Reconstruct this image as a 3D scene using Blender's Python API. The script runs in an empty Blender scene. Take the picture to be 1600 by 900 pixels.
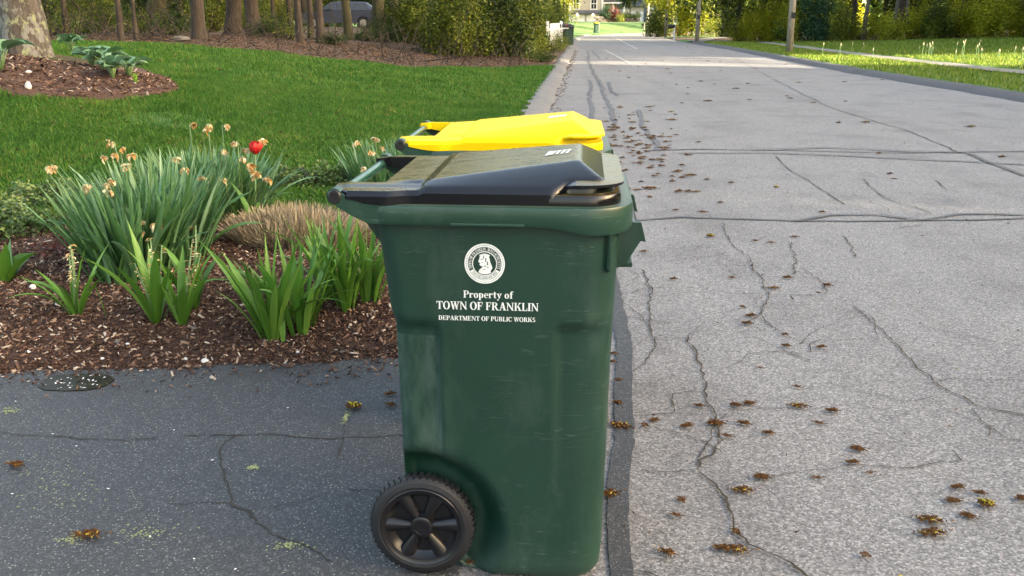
import bpy, math, random
import numpy as np
from mathutils import Vector, Matrix

# ------------------------------------------------------------------ camera, sky, sun, exposure
SC = bpy.context.scene
COL = SC.collection
FPX, CAMH = 1400.0, 1.5
PITCH = math.atan(418 / FPX)
cam_d = bpy.data.cameras.new("camera"); cam = bpy.data.objects.new("camera", cam_d); COL.objects.link(cam)
cam.location = (0, 0, CAMH); cam.rotation_euler = (math.radians(90) - PITCH, 0, 0)
cam_d.sensor_width = 36; cam_d.lens = 36 * FPX / 1600; cam_d.clip_end = 2000; cam_d.clip_start = 0.05
SC.camera = cam

SUN_EL = math.radians(11)
SUN_AZ = math.atan2(0.95, -0.30)            # clockwise from +Y: low evening sun from the right, a little behind
TO_SUN = Vector((math.sin(SUN_AZ) * math.cos(SUN_EL), math.cos(SUN_AZ) * math.cos(SUN_EL), math.sin(SUN_EL)))
W = bpy.data.worlds.new("World"); SC.world = W; W.use_nodes = True
wn = W.node_tree.nodes; wl = W.node_tree.links
sky = wn.new("ShaderNodeTexSky"); sky.sky_type = 'NISHITA'; sky.sun_disc = False
sky.sun_elevation = SUN_EL; sky.sun_rotation = SUN_AZ; sky.air_density = 1.0; sky.dust_density = 7.0; sky.ozone_density = 0.0
bgn = wn["Background"]; wl.new(sky.outputs[0], bgn.inputs[0]); bgn.inputs[1].default_value = 0.15
sun_d = bpy.data.lights.new("sun", 'SUN'); sun = bpy.data.objects.new("sun", sun_d); COL.objects.link(sun)
sun_d.energy = 5.0; sun_d.angle = math.radians(0.53); sun_d.color = (1.0, 0.86, 0.62)
sun.rotation_euler = (-TO_SUN).to_track_quat('-Z', 'Y').to_euler()
SC.view_settings.view_transform = 'Standard'; SC.view_settings.look = 'None'
SC.view_settings.exposure = 3.2; SC.view_settings.gamma = 1.0; SC.view_settings.use_curve_mapping = False
SC.cycles.use_denoising = True
SC.cycles.max_bounces = 5; SC.cycles.diffuse_bounces = 2; SC.cycles.glossy_bounces = 2
SC.cycles.transmission_bounces = 2; SC.cycles.transparent_max_bounces = 4

rng = np.random.default_rng(7)
R = random.Random(11)

# ------------------------------------------------------------------ small maths
def sst(a, b, x):
    t = np.clip((np.asarray(x, float) - a) / (b - a), 0, 1)      # also runs downwards when b < a
    return t * t * (3 - 2 * t)
def lerp(a, b, t): return a + (b - a) * t
def interp(tab, z): return float(np.interp(z, [p[0] for p in tab], [p[1] for p in tab]))
SP, CP = math.sin(PITCH), math.cos(PITCH)
def ray(u, v):
    x = (u - 800) / FPX; y = (450 - v) / FPX
    return np.array((x, CP + y * SP, -SP + y * CP))
# left edge of the road (kerb foot) as X(Y); right edge likewise
KL = [(-30, -3.0), (3, -0.36), (14, 0.52), (17, 0.75), (33, 2.03), (60, 4.2), (75, 5.4), (95, 7.6), (112, 12.5), (128, 22), (140, 36), (150, 60), (160, 120)]
KR = [(-30, 6.0), (0, 9.0), (17.4, 9.8), (27, 10.0), (50, 11.6), (69, 12.4), (84, 13.6), (94, 17), (103, 24), (112, 34), (122, 52), (135, 90), (142, 130)]
def kl(Y): return np.interp(Y, [p[0] for p in KL], [p[1] for p in KL])
def kr(Y): return np.interp(Y, [p[0] for p in KR], [p[1] for p in KR])
BEDF = [(-12, 3.3), (-2.277, 3.711), (-1.449, 3.788), (-0.593, 3.884), (0.5, 4.0)]     # front edge of the mulch bed: Y(X)
def bedf(X): return np.interp(X, [p[0] for p in BEDF], [p[1] for p in BEDF])
TREE_C = (-6.55, 12.3)
def ground_h(X, Y):
    """height of the earth beside the road"""
    X = np.asarray(X, float); Y = np.asarray(Y, float)
    d = kl(Y) - X
    left = sst(0, 11, d) * 0.95 * sst(3.9, 11.5, Y) + 0.09 * sst(0.0, 0.5, Y - bedf(X)) * sst(0.0, 0.35, d)
    left = left + 0.10 * np.exp(-((X + 1.7) / 1.5) ** 2 - ((Y - 5.3) / 0.8) ** 2)
    r2 = ((X - TREE_C[0]) / 3.2) ** 2 + ((Y - TREE_C[1]) / 1.5) ** 2
    left = left + 0.22 * np.exp(-r2 * 1.3) * (d > 0)
    left = left + 0.25 * sst(90, 190, Y) * (d > 0)
    e = X - kr(Y)
    right = 0.10 * sst(0.12, 0.6, e) + 0.55 * sst(3, 22, e) + 1.2 * sst(22, 60, e)
    return np.where(d > 0, left, np.where(e > 0, right, 0.0)) 
def G(u, v, z=0.0):
    r = ray(u, v); t = (z - CAMH) / r[2]; p = t * r
    return (float(p[0]), float(p[1]), z)
def GT(u, v, tmax=150):
    """first point where the line of sight meets the ground"""
    r = ray(u, v); t = np.arange(2, tmax, 0.02)
    X = r[0] * t; Y = r[1] * t; Z = CAMH + r[2] * t
    h = ground_h(X, Y); k = np.argmax(Z <= h)
    if Z[k] > h[k]: k = len(t) - 1
    return (float(X[k]), float(Y[k]), float(h[k]))

# ------------------------------------------------------------------ mesh helpers
def finish(name, me, mat, parent=None, smooth=False):
    o = bpy.data.objects.new(name, me); COL.objects.link(o)
    if mat is not None and len(me.materials) == 0: me.materials.append(mat)
    if smooth: me.polygons.foreach_set("use_smooth", [True] * len(me.polygons))
    if parent is not None: o.parent = parent
    return o
class MB:
    def __init__(s): s.v = []; s.f = []
    def add(s, vs, fs):
        n = len(s.v); s.v += [tuple(map(float, p)) for p in vs]; s.f += [tuple(i + n for i in f) for f in fs]; return s
    def box(s, x0, x1, y0, y1, z0, z1):
        return s.add([(x0,y0,z0),(x1,y0,z0),(x1,y1,z0),(x0,y1,z0),(x0,y0,z1),(x1,y0,z1),(x1,y1,z1),(x0,y1,z1)],
                     [(0,3,2,1),(4,5,6,7),(0,1,5,4),(1,2,6,5),(2,3,7,6),(3,0,4,7)])
    def loft(s, rings, cap0=True, cap1=True, closed=True):
        n = len(rings[0]); vs = [p for r in rings for p in r]; fs = []
        for k in range(len(rings) - 1):
            for i in range(n if closed else n - 1):
                j = (i + 1) % n
                fs.append((k*n+i, k*n+j, (k+1)*n+j, (k+1)*n+i))
        if cap0: fs.append(tuple(range(n - 1, -1, -1)))
        if cap1: fs.append(tuple(range((len(rings)-1)*n, len(rings)*n)))
        return s.add(vs, fs)
    def tube(s, path, radii, n=8, cap=True, squash=None):
        path = [Vector(p) for p in path]
        if not hasattr(radii, '__len__'): radii = [radii] * len(path)
        rings = []; ref = None
        for i, p in enumerate(path):
            t = (path[min(i+1, len(path)-1)] - path[max(i-1, 0)]).normalized()
            if ref is None: ref = Vector((0,0,1)) if abs(t.z) < .9 else Vector((1,0,0))
            a = t.cross(ref)
            if a.length < 1e-4: a = t.cross(Vector((0,1,0)))
            a.normalize(); b = t.cross(a).normalized(); ref = b.cross(t) if False else ref
            rings.append([p + (a * math.cos(2*math.pi*k/n) + b * math.sin(2*math.pi*k/n)) * radii[i] for k in range(n)])
        return s.loft(rings, cap, cap)
    def lathe(s, prof, n=32, axis='z', c=(0,0,0)):
        """prof: (radius, offset along axis)"""
        rings = []
        for r, h in prof:
            ring = []
            for k in range(n):
                a = 2*math.pi*k/n; x, y = r*math.cos(a), r*math.sin(a)
                p = (x, y, h) if axis == 'z' else ((x, h, y) if axis == 'y' else (h, x, y))
                ring.append((p[0]+c[0], p[1]+c[1], p[2]+c[2]))
            rings.append(ring)
        return s.loft(rings)
    def prism(s, poly, d0, d1, plane='xz'):
        def P(a, b, d): return (a, d, b) if plane == 'xz' else ((a, b, d) if plane == 'xy' else (d, a, b))
        n = len(poly)
        return s.add([P(a, b, d0) for a, b in poly] + [P(a, b, d1) for a, b in poly],
                     [tuple(range(n)), tuple(range(2*n-1, n-1, -1))] + [(i, i+n, (i+1)%n+n, (i+1)%n) for i in range(n)])
    def build(s, name, mat, parent=None, smooth=False, bevel=0, fix=True):
        me = bpy.data.meshes.new(name); me.from_pydata(s.v, [], s.f)
        if fix:
            import bmesh
            bm = bmesh.new(); bm.from_mesh(me); bmesh.ops.recalc_face_normals(bm, faces=bm.faces); bm.to_mesh(me); bm.free()
        o = finish(name, me, mat, parent, smooth)
        if smooth and smooth != 'all':
            try: me.set_sharp_from_angle(angle=math.radians(38))
            except Exception: pass
        if bevel:
            m = o.modifiers.new("bevel", 'BEVEL'); m.width = bevel; m.segments = 2; m.limit_method = 'ANGLE'
        return o
def np_mesh(name, verts, faces, mat, parent=None, tint=None, smooth=False):
    """verts (N,3), faces (M,k); tint: one number per vertex kept as the attribute 'tint'"""
    me = bpy.data.meshes.new(name); N = len(verts); M, k = faces.shape
    me.vertices.add(N); me.vertices.foreach_set("co", np.ascontiguousarray(verts, np.float32).ravel())
    me.loops.add(M * k); me.loops.foreach_set("vertex_index", np.ascontiguousarray(faces, np.int32).ravel())
    me.polygons.add(M); me.polygons.foreach_set("loop_start", np.arange(0, M * k, k, dtype=np.int32))
    me.update(calc_edges=True)
    if tint is not None:
        at = me.attributes.new("tint", 'FLOAT', 'POINT'); at.data.foreach_set("value", np.ascontiguousarray(tint, np.float32))
    return finish(name, me, mat, parent, smooth)
def leaf_arrays(pos, size, tint, aspect=0.5, up=0.3, fold=0.18, r=None):
    """a folded four-cornered leaf at every position"""
    r = r or rng; n = len(pos)
    d = r.normal(size=(n, 3)); d /= np.linalg.norm(d, axis=1)[:, None]
    a = np.cross(d, r.normal(size=(n, 3))); a[:, 2] *= (1 - up); a /= np.linalg.norm(a, axis=1)[:, None] + 1e-9
    b = np.cross(a, d); b /= np.linalg.norm(b, axis=1)[:, None] + 1e-9
    nn = np.cross(a, b); s = np.asarray(size)[:, None] if hasattr(size, '__len__') else size
    v = np.stack([pos - a*s*.5, pos + b*s*aspect*.5 + nn*s*fold, pos + a*s*.5, pos - b*s*aspect*.5 + nn*s*fold], 1).reshape(-1, 3)
    f = np.arange(4*n).reshape(n, 4)
    return v, f, np.repeat(tint, 4)
def cat(parts):
    V, F, T, n = [], [], [], 0
    for v, f, t in parts:
        V.append(v); F.append(f + n); T.append(t); n += len(v)
    return np.concatenate(V), np.concatenate(F), np.concatenate(T)
def tag(o, label=None, category=None, group=None, kind=None):
    for k, v in (('label', label), ('category', category), ('group', group), ('kind', kind)):
        if v: o[k] = v
    return o
def thing(name, label, category, loc=(0,0,0), rz=0, group=None):
    o = bpy.data.objects.new(name, None); COL.objects.link(o); o.empty_display_size = .2
    o.location = loc; o.rotation_euler = (0, 0, rz)
    return tag(o, label, category, group)
def copy_tree(o, parent=None):
    c = o.copy(); COL.objects.link(c); c.parent = parent
    for ch in list(o.children): copy_tree(ch, c)
    return c

# ------------------------------------------------------------------ materials
def mat(name):
    m = bpy.data.materials.new(name); m.use_nodes = True
    nt = m.node_tree; return m, nt.nodes, nt.links, nt.nodes["Principled BSDF"]
def noise(n, l, scale, detail=4, rough=.55, vec=None, out='Fac'):
    x = n.new("ShaderNodeTexNoise"); x.inputs["Scale"].default_value = scale; x.inputs["Detail"].default_value = detail
    x.inputs["Roughness"].default_value = rough
    if vec is not None: l.new(vec, x.inputs["Vector"])
    return x.outputs[out]
def ramp(n, l, src, stops):
    x = n.new("ShaderNodeValToRGB"); e = x.color_ramp.elements
    while len(e) < len(stops): e.new(.5)
    for k, (p, c) in enumerate(stops):
        e[k].position = p; e[k].color = (*c, 1) if len(c) == 3 else c
    l.new(src, x.inputs[0]); return x.outputs[0]
def mix(n, l, f, a, b, mode='MIX'):
    x = n.new("ShaderNodeMix"); x.data_type = 'RGBA'; x.blend_type = mode
    for s, k in ((f, 0), (a, 6), (b, 7)):
        if hasattr(s, 'default_value') or hasattr(s, 'is_linked'): l.new(s, x.inputs[k])
        else: x.inputs[k].default_value = s if k == 0 else (*s, 1)
    return x.outputs[2]
def math_(n, l, op, a, b=None, clamp=False):
    x = n.new("ShaderNodeMath"); x.operation = op; x.use_clamp = clamp
    for k, s in enumerate((a, b)):
        if s is None: continue
        if hasattr(s, 'is_linked'): l.new(s, x.inputs[k])
        else: x.inputs[k].default_value = s
    return x.outputs[0]
def pos_vec(n, l, scale=(1,1,1), obj=True):
    t = n.new("ShaderNodeTexCoord"); m = n.new("ShaderNodeMapping"); m.inputs["Scale"].default_value = scale
    l.new(t.outputs["Object"], m.inputs[0]); return m.outputs[0]
def bump(n, l, b, h, strength=.3, dist=.01):
    x = n.new("ShaderNodeBump"); x.inputs["Strength"].default_value = strength; x.inputs["Distance"].default_value = dist
    l.new(h, x.inputs["Height"]); l.new(x.outputs[0], b.inputs["Normal"])
def plain(name, col, rough=.5, metal=0, var=.15, vscale=8, bumps=0, spec=.5):
    m, n, l, b = mat(name)
    v = pos_vec(n, l); f = noise(n, l, vscale, 5, vec=v)
    c = ramp(n, l, f, [(.25, tuple(x*(1-var) for x in col)), (.75, tuple(min(1, x*(1+var)) for x in col))])
    l.new(c, b.inputs["Base Color"]); b.inputs["Roughness"].default_value = rough; b.inputs["Metallic"].default_value = metal
    b.inputs["Specular IOR Level"].default_value = spec
    if bumps: bump(n, l, b, noise(n, l, vscale*6, 6, vec=v), bumps)
    return m
def tinted(name, stops, rough=.55, trans=0.0, spec=.3, patch=0.0, objvar=0.0):
    """colour from the 'tint' attribute; trans lets light through leaves"""
    m, n, l, b = mat(name)
    a = n.new("ShaderNodeAttribute"); a.attribute_name = "tint"; f = a.outputs["Fac"]
    if patch:
        v = pos_vec(n, l); q = noise(n, l, 1.3, 3, vec=v); f = math_(n, l, 'ADD', f, math_(n, l, 'MULTIPLY', math_(n, l, 'SUBTRACT', q, .5), patch))
    if objvar:
        oi = n.new("ShaderNodeObjectInfo"); f = math_(n, l, 'ADD', f, math_(n, l, 'MULTIPLY', math_(n, l, 'SUBTRACT', oi.outputs["Random"], .5), objvar))
    c = ramp(n, l, f, stops)
    l.new(c, b.inputs["Base Color"]); b.inputs["Roughness"].default_value = rough; b.inputs["Specular IOR Level"].default_value = spec
    if trans:
        t = n.new("ShaderNodeBsdfTranslucent"); l.new(c, t.inputs[0]); x = n.new("ShaderNodeMixShader"); x.inputs[0].default_value = trans
        l.new(b.outputs[0], x.inputs[1]); l.new(t.outputs[0], x.inputs[2]); l.new(x.outputs[0], n["Material Output"].inputs[0])
    return m

def asphalt(name, base, light, dark, blot, vs=150.0, speck=.5, fleck=None, rough=.85, bs=.5, wear=False):
    m, n, l, b = mat(name); v = pos_vec(n, l)
    vo = n.new("ShaderNodeTexVoronoi"); vo.inputs["Scale"].default_value = vs; l.new(v, vo.inputs["Vector"])
    cell = n.new("ShaderNodeSeparateColor"); l.new(vo.outputs["Color"], cell.inputs[0])
    c = ramp(n, l, cell.outputs[0], [(0, dark), (.3, tuple(lerp(a, d, .5) for a, d in zip(base, dark))), (.62, base), (.85, tuple(lerp(a, d, .45) for a, d in zip(base, light))), (1, light)])
    big = noise(n, l, 1.1, 5, .6, vec=v)
    c = mix(n, l, speck, base, c)
    bl = ramp(n, l, big, [(.28, tuple(x for x in blot)), (.5, (1, 1, 1)), (.75, (1.0, .99, .97))])
    c = mix(n, l, 1.0, c, bl, 'MULTIPLY')
    if fleck:
        vf = n.new("ShaderNodeTexVoronoi"); vf.inputs["Scale"].default_value = fleck[0]; l.new(v, vf.inputs["Vector"])
        msk = math_(n, l, 'LESS_THAN', vf.outputs["Distance"], fleck[1])
        pm = math_(n, l, 'GREATER_THAN', noise(n, l, 2.2, 3, vec=v), fleck[3])
        sc = n.new("ShaderNodeSeparateColor"); l.new(vf.outputs["Color"], sc.inputs[0])
        pm2 = math_(n, l, 'GREATER_THAN', sc.outputs[1], .55)
        c = mix(n, l, math_(n, l, 'MULTIPLY', math_(n, l, 'MULTIPLY', msk, pm), pm2), c, fleck[2])
    if wear:      # faint lengthwise wear and old oil stains
        w1 = ramp(n, l, noise(n, l, 1.0, 4, .6, vec=pos_vec(n, l, (1.3, .07, 1))), [(.32, (.86, .85, .85)), (.55, (1, 1, 1))]); w2 = ramp(n, l, noise(n, l, 2.3, 5, .65, vec=pos_vec(n, l, (1, .8, 1))), [(.30, (.80, .79, .78)), (.42, (1, 1, 1))])
        c = mix(n, l, 1.0, mix(n, l, 1.0, c, w1, 'MULTIPLY'), w2, 'MULTIPLY')
    l.new(c, b.inputs["Base Color"]); b.inputs["Roughness"].default_value = rough
    h = math_(n, l, 'ADD', math_(n, l, 'MULTIPLY', vo.outputs["Distance"], -1.0), math_(n, l, 'MULTIPLY', noise(n, l, 60, 4, vec=v), .5))
    bump(n, l, b, h, bs, .004)
    return m

M = {}
M['road'] = asphalt('road_asphalt', (.178, .172, .170), (.38, .368, .36), (.042, .041, .045), (.72, .71, .71), 145, .70, wear=True)
M['road_old'] = asphalt('patch_asphalt', (.205, .20, .19), (.5, .49, .46), (.06, .058, .055), (.86, .86, .85), 100, .9)
M['drive'] = asphalt('driveway_sealcoat', (.0375, .038, .041), (.13, .13, .13), (.016, .016, .019), (.70, .72, .76), 170, .55, fleck=(85, .20, (.26, .28, .22), .42), rough=.7, bs=.35)
M['tar'] = asphalt('crack_sealant', (.030, .031, .034), (.085, .085, .088), (.013, .0135, .016), (.7, .7, .72), 170, .6, fleck=(110, .22, (.22, .21, .215), .30), rough=.7, bs=.3)
M['tar_far'] = asphalt('worn_sealant', (.090, .091, .098), (.17, .17, .18), (.05, .05, .055), (.8, .8, .8), 150, .5)
M['crack'] = plain('crack_dirt', (.03, .024, .018), .95, var=.5, vscale=40)
M['kerb'] = asphalt('kerb_berm', (.14, .135, .13), (.34, .33, .32), (.06, .06, .06), (.75, .74, .74), 120, .6)
M['kerb_dark'] = asphalt('dark_kerb_berm', (.055, .053, .058), (.15, .15, .16), (.02, .02, .025), (.7, .7, .7), 120, .6)
M['concrete'] = plain('pale_concrete', (.155, .142, .118), .9, var=.12, vscale=3, bumps=.2)
M['straw'] = tinted('dry_straw', [(0, (.11, .082, .048)), (.5, (.28, .22, .14)), (1, (.48, .41, .29))], .8)
M['grass'] = tinted('lawn_blades', [(0, (.020, .070, .009)), (.5, (.050, .138, .015)), (.85, (.10, .20, .026)), (1, (.20, .19, .05))], .6, .3, .2, patch=.9)
M['verge'] = tinted('verge_blades', [(0, (.045, .085, .010)), (.5, (.13, .20, .020)), (.85, (.24, .29, .045)), (1, (.36, .32, .12))], .6, .4, .2, patch=.8)  # drier than the lawn, and yellower with warm sunlight put into the colour
M['chips'] = tinted('mulch_chips', [(0, (.026, .013, .008)), (.42, (.082, .042, .027)), (.70, (.150, .085, .056)), (.88, (.28, .18, .12)), (1, (.55, .46, .37))], .9)
M['litter'] = tinted('dead_leaves', [(0, (.022, .011, .006)), (.5, (.065, .033, .018)), (1, (.16, .095, .055))], .9)
M['daff'] = tinted('daffodil_leaf', [(0, (.040, .11, .022)), (.5, (.092, .205, .078)), (1, (.22, .36, .22))], .42, .22, .45)
M['fresh'] = tinted('hyacinth_leaf', [(0, (.045, .11, .012)), (.5, (.085, .21, .025)), (1, (.17, .32, .05))], .4, .25, .4)
M['hosta'] = tinted('hosta_leaf', [(0, (.06, .14, .05)), (.5, (.12, .23, .12)), (1, (.22, .34, .20))], .45, .22, .4)
M['stemg'] = plain('plant_stem', (.13, .22, .08), .5, var=.2)
M['wilt'] = tinted('withered_petal', [(0, (.30, .13, .03)), (.45, (.55, .32, .10)), (.8, (.72, .55, .30)), (1, (.80, .70, .48))], .7, .3)
M['tulip'] = tinted('tulip_petal', [(0, (.20, .008, .012)), (.6, (.50, .018, .022)), (1, (.70, .07, .05))], .4, .25)
M['leaf_dark'] = tinted('leaf_dark', [(0, (.012, .024, .005)), (.5, (.042, .075, .013)), (1, (.12, .16, .03))], .5, .35, .3, objvar=.5)
M['leaf_mid'] = tinted('leaf_mid', [(0, (.024, .042, .005)), (.5, (.096, .130, .013)), (1, (.27, .29, .035))], .5, .4, .3, objvar=.5)
M['leaf_bright'] = tinted('leaf_bright', [(0, (.10, .12, .006)), (.5, (.27, .29, .012)), (1, (.46, .45, .03))], .5, .5, .3, objvar=.3)  # extra bright so the colour itself carries the glow of sunlit leaves
M['leaf_blue'] = tinted('leaf_evergreen', [(0, (.014, .045, .014)), (.5, (.030, .085, .030)), (1, (.07, .15, .06))], .45, .25, .4, objvar=.3)
M['leaf_wood'] = tinted('leaf_wood', [(0, (.020, .045, .008)), (.5, (.048, .095, .016)), (1, (.11, .17, .03))], .5, .12, .3)
M['leaf_red'] = tinted('leaf_red', [(0, (.06, .015, .012)), (.5, (.12, .03, .025)), (1, (.2, .07, .05))], .5, .3, .3)
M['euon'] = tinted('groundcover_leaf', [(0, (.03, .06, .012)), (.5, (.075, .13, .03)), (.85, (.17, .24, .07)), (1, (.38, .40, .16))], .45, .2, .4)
M['catkin'] = tinted('oak_catkin', [(0, (.035, .013, .004)), (.5, (.095, .040, .010)), (.85, (.17, .085, .018)), (1, (.42, .34, .04))], .9)
M['petal'] = plain('white_petal', (.78, .74, .72), .6, var=.08)
M['stone_w'] = plain('white_stone', (.66, .64, .60), .8, var=.2, vscale=20)
M['stone'] = plain('grey_stone', (.105, .095, .083), .9, var=.35, vscale=6, bumps=.5)
M['white'] = plain('white_paint', (.74, .74, .72), .55, var=.07, vscale=3)
M['black'] = plain('black_plastic', (.012, .012, .014), .4, var=.3, vscale=20)
M['glass'] = plain('window_glass', (.03, .035, .045), .06, var=.1)
M['pole'] = None

def bark(name, a, b_, c, vs=9, lichen=None, bs=.8):
    m, n, l, b = mat(name); v = pos_vec(n, l, (1, 1, .22))
    f = noise(n, l, vs, 8, .68, vec=v)
    col = ramp(n, l, f, [(.3, a), (.52, b_), (.75, c)])
    if lichen:
        v2 = pos_vec(n, l, (1, 1, .7))
        q = ramp(n, l, noise(n, l, 6.5, 7, .66, vec=v2), [(.52, (0, 0, 0)), (.57, (1, 1, 1))])
        q2 = ramp(n, l, noise(n, l, 9.0, 6, .7, vec=pos_vec(n, l, (1.1, .9, .8))), [(.55, (0, 0, 0)), (.59, (1, 1, 1))])
        col = mix(n, l, q2, mix(n, l, q, col, lichen[0]), lichen[1])
    l.new(col, b.inputs["Base Color"]); b.inputs["Roughness"].default_value = .95
    bump(n, l, b, f, bs, .03); return m
M['bark'] = bark('brown_bark', (.015, .010, .008), (.040, .030, .023), (.080, .063, .050), 11)
M['bark_moss'] = bark('mossy_bark', (.018, .017, .008), (.045, .042, .018), (.08, .075, .037), 9)
M['bark_grey'] = bark('grey_bark', (.03, .026, .022), (.075, .066, .058), (.13, .12, .105), 10)
M['bark_lichen'] = bark('lichen_bark', (.025, .020, .017), (.070, .058, .050), (.13, .112, .098), 14, lichen=((.16, .16, .15), (.20, .225, .125)), bs=1.0)
M['pole'] = bark('weathered_pole', (.16, .13, .10), (.30, .26, .21), (.42, .38, .32), 7, bs=.3)

# ------------------------------------------------------------------ the ground, one sheet to the horizon
def seg(*rows):
    out = []
    for a, b, s in rows: out.append(np.arange(a, b, s))
    return np.concatenate(out)
gx = seg((-420, -60, 20), (-60, -16, 2), (-16, 1.4, .14), (1.4, 20, .35), (20, 62, 2), (62, 430, 20))
gy = seg((-80, 3, 2), (3, 16, .14), (16, 60, .5), (60, 200, 2.5), (200, 1000, 40))
WOOD_PTS = [GT(u, v) for u, v in ((-300, 64), (100, 66), (250, 69), (400, 80), (560, 97), (640, 105), (740, 106), (862, 103))]
_ws = sorted((p[0], p[1]) for p in WOOD_PTS)
def wood_y(X): return np.interp(X, [p[0] for p in _ws], [p[1] for p in _ws])
def wood_yr(X): return np.interp(X, [12, 16, 30, 45], [74, 63, 51, 44])
XX, YY = np.meshgrid(gx, gy)
ZZ = ground_h(XX, YY)
dl = kl(YY) - XX; er = XX - kr(YY)
zone = np.where(dl > 0, sst(-.9, .9, YY - wood_y(XX)) * (1 - sst(62, 70, YY)), sst(-2, 2, YY - wood_yr(XX)) * (er > 0) * (YY < 82))
zone = np.where((dl <= 0) & (er <= 0), .2, zone)
ZZ = np.where((dl < .05) & (er < .05), ZZ - .03, ZZ)
ZZ = np.where((YY < bedf(XX) + .05) & (dl > 0) & (XX > -30), -.03, ZZ)
ni, nj = XX.shape
idx = np.arange(ni * nj).reshape(ni, nj)
faces = np.stack([idx[:-1, :-1], idx[:-1, 1:], idx[1:, 1:], idx[1:, :-1]], -1).reshape(-1, 4)
m, n, l, b = mat('earth_and_turf'); v = pos_vec(n, l)
a = n.new("ShaderNodeAttribute"); a.attribute_name = 'tint'
fz = math_(n, l, 'ADD', a.outputs['Fac'], math_(n, l, 'MULTIPLY', math_(n, l, 'SUBTRACT', noise(n, l, 1.6, 6, .65, vec=v), .5), .9))
zc = ramp(n, l, fz, [(.42, (0, 0, 0)), (.58, (1, 1, 1))])
gn = noise(n, l, 14, 8, .7, vec=v); gb = noise(n, l, .5, 4, .6, vec=v)
gc = mix(n, l, .5, ramp(n, l, gn, [(.3, (.022, .070, .008)), (.55, (.06, .14, .016)), (.8, (.12, .19, .035))]), ramp(n, l, gb, [(.35, (.03, .09, .01)), (.65, (.075, .14, .02))]))
ln = noise(n, l, 9, 9, .75, vec=v)
lc = ramp(n, l, ln, [(.3, (.022, .013, .008)), (.5, (.07, .040, .024)), (.68, (.14, .085, .05)), (.85, (.26, .19, .12))])
l.new(mix(n, l, zc, gc, lc), b.inputs["Base Color"]); b.inputs["Roughness"].default_value = .95
bump(n, l, b, math_(n, l, 'ADD', gn, ln), .8, .04)
ground = np_mesh('ground', np.stack([XX, YY, ZZ], -1).reshape(-1, 3), faces, m, tint=zone.ravel(), smooth=True)
tag(ground, 'sloping lawn, verge and leaf-strewn woodland floor', kind='structure')

# ------------------------------------------------------------------ road, driveway, kerbs, pavement
ys = seg((-40, 0, 4), (0, 40, 1), (40, 90, 2), (90, 165, 2.5))
ribs = []
for y in ys:
    xa, xb = float(kl(y)), float(kr(y)); ribs.append([(lerp(xa - .05, xb + .05, k / 8), y, 0.0) for k in range(9)])
road = MB().loft(ribs, False, False, False).build('road', M['road'], smooth='all'); tag(road, 'worn pale grey asphalt street curving away', kind='structure')
dm = MB()
xs = np.arange(-34, .35, .5); row0, row1 = [], []
for x in xs:
    x = min(x, .34); row0.append((x, -12, .004)); row1.append((x, float(bedf(x)) + .10, .004))
# the right end of the driveway follows the joint with the road under the bin
def joint_x(y): return np.interp(y, [-12, 0, 2, 2.6, 4.2], [-2.2, -.28, -.16, -.13, -.05])
rows = []
for x in xs:
    t = (x + 34) / 34.0
    rows.append([(lerp(-34, float(joint_x(yy)), min(1, t)), yy if k < 8 else float(bedf(lerp(-34, float(joint_x(yy)), min(1, t)))) + .1, .004) for k, yy in enumerate(np.linspace(-12, 4.0, 9))])
drive = MB().loft(rows, False, False, False).build('driveway', M['drive'], smooth='all'); tag(drive, 'dark sealcoated asphalt driveway with hairline cracks', kind='structure')

def berm(name, edge, sgn, y0, y1, prof, mt, label):
    rr = []
    for y in np.concatenate([np.arange(y0, 40, .6), np.arange(40, y1, 2.)]):
        x = float(edge(y)); j = .03 * math.sin(y * 1.3) + .025 * math.sin(y * 3.1 + 1) + .02*math.sin(y*6.7)
        rr.append([(x + sgn * (o + j), y, z + (.008 * math.sin(y * 3.7 + o * 9) if z > .02 else 0)) for o, z in prof])
    o = MB().loft(rr, False, False, False).build(name, mt, smooth='all'); return tag(o, label, kind='structure')
berm('kerb_left', kl, -1, 5.2, 100, [(-.03, -.02), (.0, .006), (.05, .03), (.16, .075), (.30, .10), (.42, .105), (.5, .02)], M['kerb'], 'pale grey asphalt kerb between lawn and street')
berm('kerb_right', kr, 1, 2, 66, [(-.05, -.02), (.0, .006), (.08, .045), (.2, .09), (.38, .12), (.5, .11), (.62, .0)], M['kerb_dark'], 'dark asphalt kerb edging the far verge')
rr = []
for y in np.arange(6, 62, 1.0):
    x = float(kr(y)) + 3.6 + .25 * math.sin(y * .12); h = float(ground_h(x + .7, y)) + .035
    rr.append([(x + .1*math.sin(y*1.9), y, h), (x + .85 + .14*math.sin(y*1.3), y, h + .01)])
pv = MB().loft(rr, False, False, False).build('pavement', M['concrete']); tag(pv, 'pale concrete footpath across the verge', kind='structure')
pts = [GT(u, v) for u, v in ((1085, 66), (1110, 61), (1150, 57), (1195, 53))]
rr = [[(p[0] - .2, p[1] + 1.6, p[2] + .06), (p[0] + .2, p[1] - 1.6, p[2] + .06)] for p in pts]
pv = MB().loft(rr, False, False, False).build('driveway_across_street', M['concrete']); tag(pv, 'pale driveway rising across the street', kind='structure')

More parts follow.
